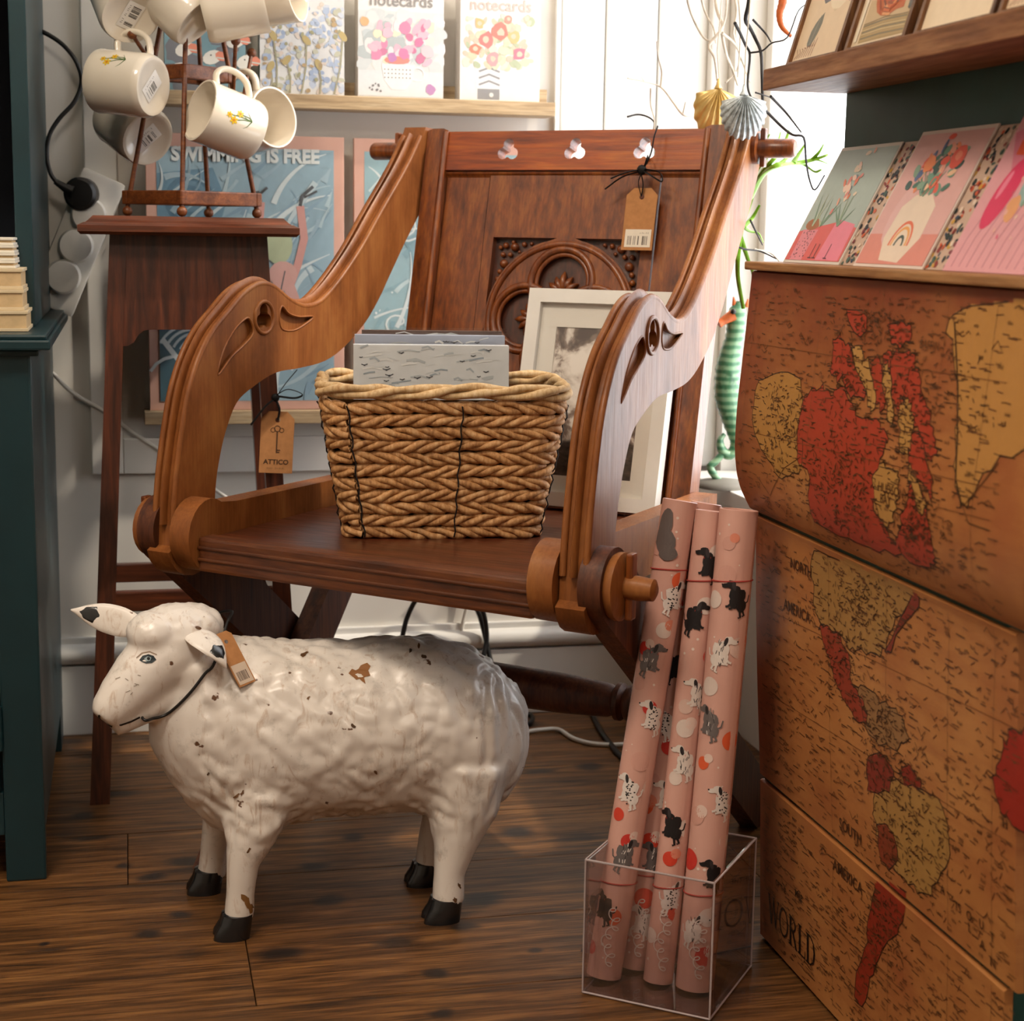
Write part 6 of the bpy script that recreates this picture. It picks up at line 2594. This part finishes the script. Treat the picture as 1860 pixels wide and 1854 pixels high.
twigs('branch', 'dark twisted twigs hanging in front of the bright window', [
    ([(1362, -40), (1360, 5), (1354, 35), (1362, 50), (1372, 70), (1382, 95), (1384, 140), (1386, 190), (1394, 204)], .0030), ([(1335, 42), (1345, 62), (1354, 82), (1362, 100), (1358, 150), (1362, 172), (1372, 186)], .0022),
    ([(1368, 36), (1390, 60), (1400, 76)], .0016), ([(1362, 96), (1385, 92), (1402, 78), (1430, 68), (1450, 20), (1470, 5)], .0013), ([(1394, 204), (1420, 230), (1440, 245), (1460, 250), (1464, 290), (1470, 325), (1480, 345), (1498, 318)], .0020),
    ([(1400, 175), (1428, 205), (1455, 240)], .0020), ([(1372, 168), (1385, 172), (1402, 178)], .0012), ([(1328, 440), (1350, 452), (1380, 456), (1410, 470)], .0016), ([(1363, 400), (1375, 425), (1385, 445)], .0014)], M_TWIGD, 2.12)
twigs('branch', 'thin dark curled wire standing up from the chair tag', [([(1140, 212), (1158, 208), (1176, 212), (1188, 222), (1186, 240), (1182, 262)], .0016)], M_TWIGD, 2.36)


def shell(label, px, py, Y, w, h, mat, ribs, tilt=0, cap=None):
    c = at(px, py, 'y', Y)
    t = thing('shell_ornament', label, 'ornament', tuple(c))
    Rm = Matrix.Rotation(-YAW, 3, 'Z') @ Matrix.Rotation(tilt, 3, 'Y')
    n, m = ribs * 6, 14
    for sgn in (-1, 1):
        def fn(u, v):
            a = (-1 + 2 * u) * 1.45
            rib = 1 + .03 * math.cos(u * ribs * 2 * pi) * v
            rho = h * (.66 + .34 * math.cos(a * 1.05)) * rib
            x_ = v * rho * math.sin(a) * w / (1.5 * h)
            z_ = h / 2 - v * rho * (.10 + .90 * math.cos(a))
            d_ = w * .30 * (math.sin(pi * min(1, v ** .8)) ** .65) * (1 + .10 * math.cos(u * ribs * 2 * pi)) * math.cos(a * .9)
            return Rm @ V(x_, sgn * d_, z_)
        MB().grid(n, m, fn).build('valve', mat, t, 70)
    if cap:
        MB().lathe([(.004, 0), (.006, .003), (.003, .008), (.0015, .016)], Rm @ V(0, 0, h / 2 - .003), (0, 0, 1), 12).build('cap', cap, t, 50)
        MB().tube([Rm @ V(0, 0, h / 2 + .01), V(0, 0, h / 2 + .05), V(.004, 0, h / 2 + .12)], .0008, 6).build('hanging_thread', M_TWIGW, t)
    return t


M_GOLD = m_plain('pearly_gold', 'c9a863', .3, .6, metal=.35, var=.2, scale=40)
M_SILV = m_plain('frosted_silver', 'b9c0c2', .35, .6, metal=.3, var=.4, scale=160)
shell('golden scallop shell ornament hanging above the chair arm', 1299, 205, 2.25, .064, .066, M_GOLD, 9, .1, M_GOLD)
shell('frosted silver clam shell ornament beside the golden one', 1350, 213, 2.08, .062, .056, M_SILV, 14, 0, M_SILV)

M_CORAL = m_plain('coral_orange_resin', 'c9652f', .5, .4, var=.25, scale=80)
Pc = at(1410, -60, 'y', 2.1)
cor_ = thing('seahorse_ornament', 'coral orange seahorse ornament with a curled tail at the top edge', 'ornament', tuple(Pc))
cp_ = smooth_poly([at(a, b, 'y', 2.1) - Pc for a, b in ((1408, -60), (1418, -30), (1422, 0), (1416, 25), (1420, 48), (1437, 66))], 6)
MB().tube(cp_, [.0075 * (1 - .75 * i / len(cp_)) * (1 + .10 * (i % 2)) for i in range(len(cp_))], 10).build('tail', M_CORAL, cor_, 60)

# standing green seahorse on the sill
def m_seahorse():
    t = NT('striped_green_glaze')
    w_ = t.n('ShaderNodeTexWave', wave_type='BANDS', bands_direction='Z')
    w_.inputs['Scale'].default_value = 26
    w_.inputs['Distortion'].default_value = 2.5
    t.l(t.coord(), w_.inputs['Vector'])
    n = t.noise(t.coord(), 30, 3)
    c = t.ramp(w_.outputs['Fac'], [(.2, '4f8560'), (.5, '74a07a'), (.85, '8db58c')])
    c = t.mix(t.ramp(n, [(.58, (0, 0, 0, 1)), (.7, (1, 1, 1, 1))]), c, '2c5f3c')
    return t.done(c, .25, .5, .3)


M_SEAH = m_seahorse()
SY_ = 2.44
Ps = at(1312, 858, 'y', SY_)
Ps.z = WZ0
seah = thing('seahorse_figure', 'striped green seahorse figure standing on the window sill', 'figurine', tuple(Ps))
sp = smooth_poly([at(a, b, 'y', SY_) - Ps for a, b in ((1345, 548), (1338, 575), (1336, 605), (1328, 640), (1322, 680), (1322, 720), (1328, 752), (1336, 785), (1338, 808), (1326, 826), (1312, 818), (1308, 800), (1316, 788))], 5)
rad = np.interp(np.linspace(0, 1, len(sp)), [0, .05, .12, .2, .3, .42, .52, .62, .74, .85, 1], [.006, .013, .015, .014, .019, .020, .016, .011, .008, .007, .003])
rad = [r * (1 + .07 * (k % 2)) for k, r in enumerate(rad)]
MB().tube(sp, rad, 14).build('body', M_SEAH, seah, 60)
MB().tube(smooth_poly([at(a, b, 'y', SY_ - .01) - Ps for a, b in ((1332, 572), (1318, 580), (1305, 588))], 4), [.009, .0085, .008, .0075, .007, .0065, .006, .0065, .007], 10).build('snout', M_CORAL, seah, 60)
MB().ball(at(1332, 566, 'y', SY_ - .016) - Ps, .0045, 10).build('eye', M_BLACK, seah, 60)
for a, b in ((1334, 548), (1346, 546), (1356, 552)):
    MB().tube([at(a, b + 6, 'y', SY_) - Ps, at(a + (a - 1342) * .2, b - 9, 'y', SY_) - Ps], [.004, .0012], 6).build('crest_spike', M_CORAL, seah, 60)
MB().tube(smooth_poly([at(1318, 818, 'y', SY_) - Ps, at(1300, 838, 'y', SY_) - Ps, at(1290, 850, 'y', SY_) - Ps, V(0, 0, .004)], 4), .006, 8).build('stem', M_SEAH, seah, 60)
MB().lathe([(.04, 0), (.04, .004), (.034, .010), (.008, .014)], (0, 0, 0), (0, 0, 1), 24).build('foot_plate', m_plain('slate_base', '7f7a70', .6, .3), seah, 50)

# green plastic seaweed
M_WEED = m_plain('bright_green_plastic', '7fae30', .35, .5, var=.3, scale=30)
Pw = at(1338, 545, 'y', 2.2)
weed = thing('seaweed_stem', 'bright green plastic seaweed arching towards the window', 'artificial plant', tuple(Pw))


def frond(pts, r0, r1):
    sp_ = smooth_poly([at(a, b, 'y', 2.2 + .02 * math.sin(a * .07)) - Pw for a, b in pts], 5)
    MB().tube(sp_, list(np.linspace(r0, r1, len(sp_))), 8, flat=.5).build('frond', M_WEED, weed, 60)


frond([(1350, 560), (1340, 500), (1342, 450), (1348, 410), (1362, 365), (1370, 330)], .003, .005)
frond([(1362, 360), (1385, 318), (1412, 300), (1445, 296), (1478, 290), (1502, 282)], .009, .003)
frond([(1372, 335), (1392, 305), (1406, 288), (1424, 268), (1436, 254)], .006, .0022)
frond([(1406, 288), (1412, 264), (1418, 240)], .004, .0015)
frond([(1440, 296), (1452, 278), (1462, 262)], .005, .0015)
frond([(1474, 291), (1488, 276), (1496, 262)], .004, .0012)
frond([(1366, 345), (1376, 310), (1400, 278)], .006, .003)
frond([(1350, 412), (1366, 396), (1380, 372)], .005, .002)
frond([(1336, 470), (1330, 440), (1336, 410)], .007, .003)
frond([(1345, 430), (1358, 470), (1368, 500), (1366, 540)], .004, .0015)
frond([(1422, 268), (1432, 240), (1428, 236)], .003, .0012)
frond([(1392, 305), (1384, 285), (1388, 262), (1398, 244)], .004, .0015)
frond([(1445, 296), (1462, 300), (1480, 312), (1492, 308)], .004, .0015)
frond([(1478, 290), (1490, 292), (1505, 298)], .003, .0012)
frond([(1412, 300), (1432, 284), (1440, 268), (1436, 256)], .004, .0015)
frond([(1355, 385), (1342, 372), (1338, 350)], .004, .0015)
frond([(1348, 410), (1362, 420), (1378, 424), (1386, 440)], .004, .0014)
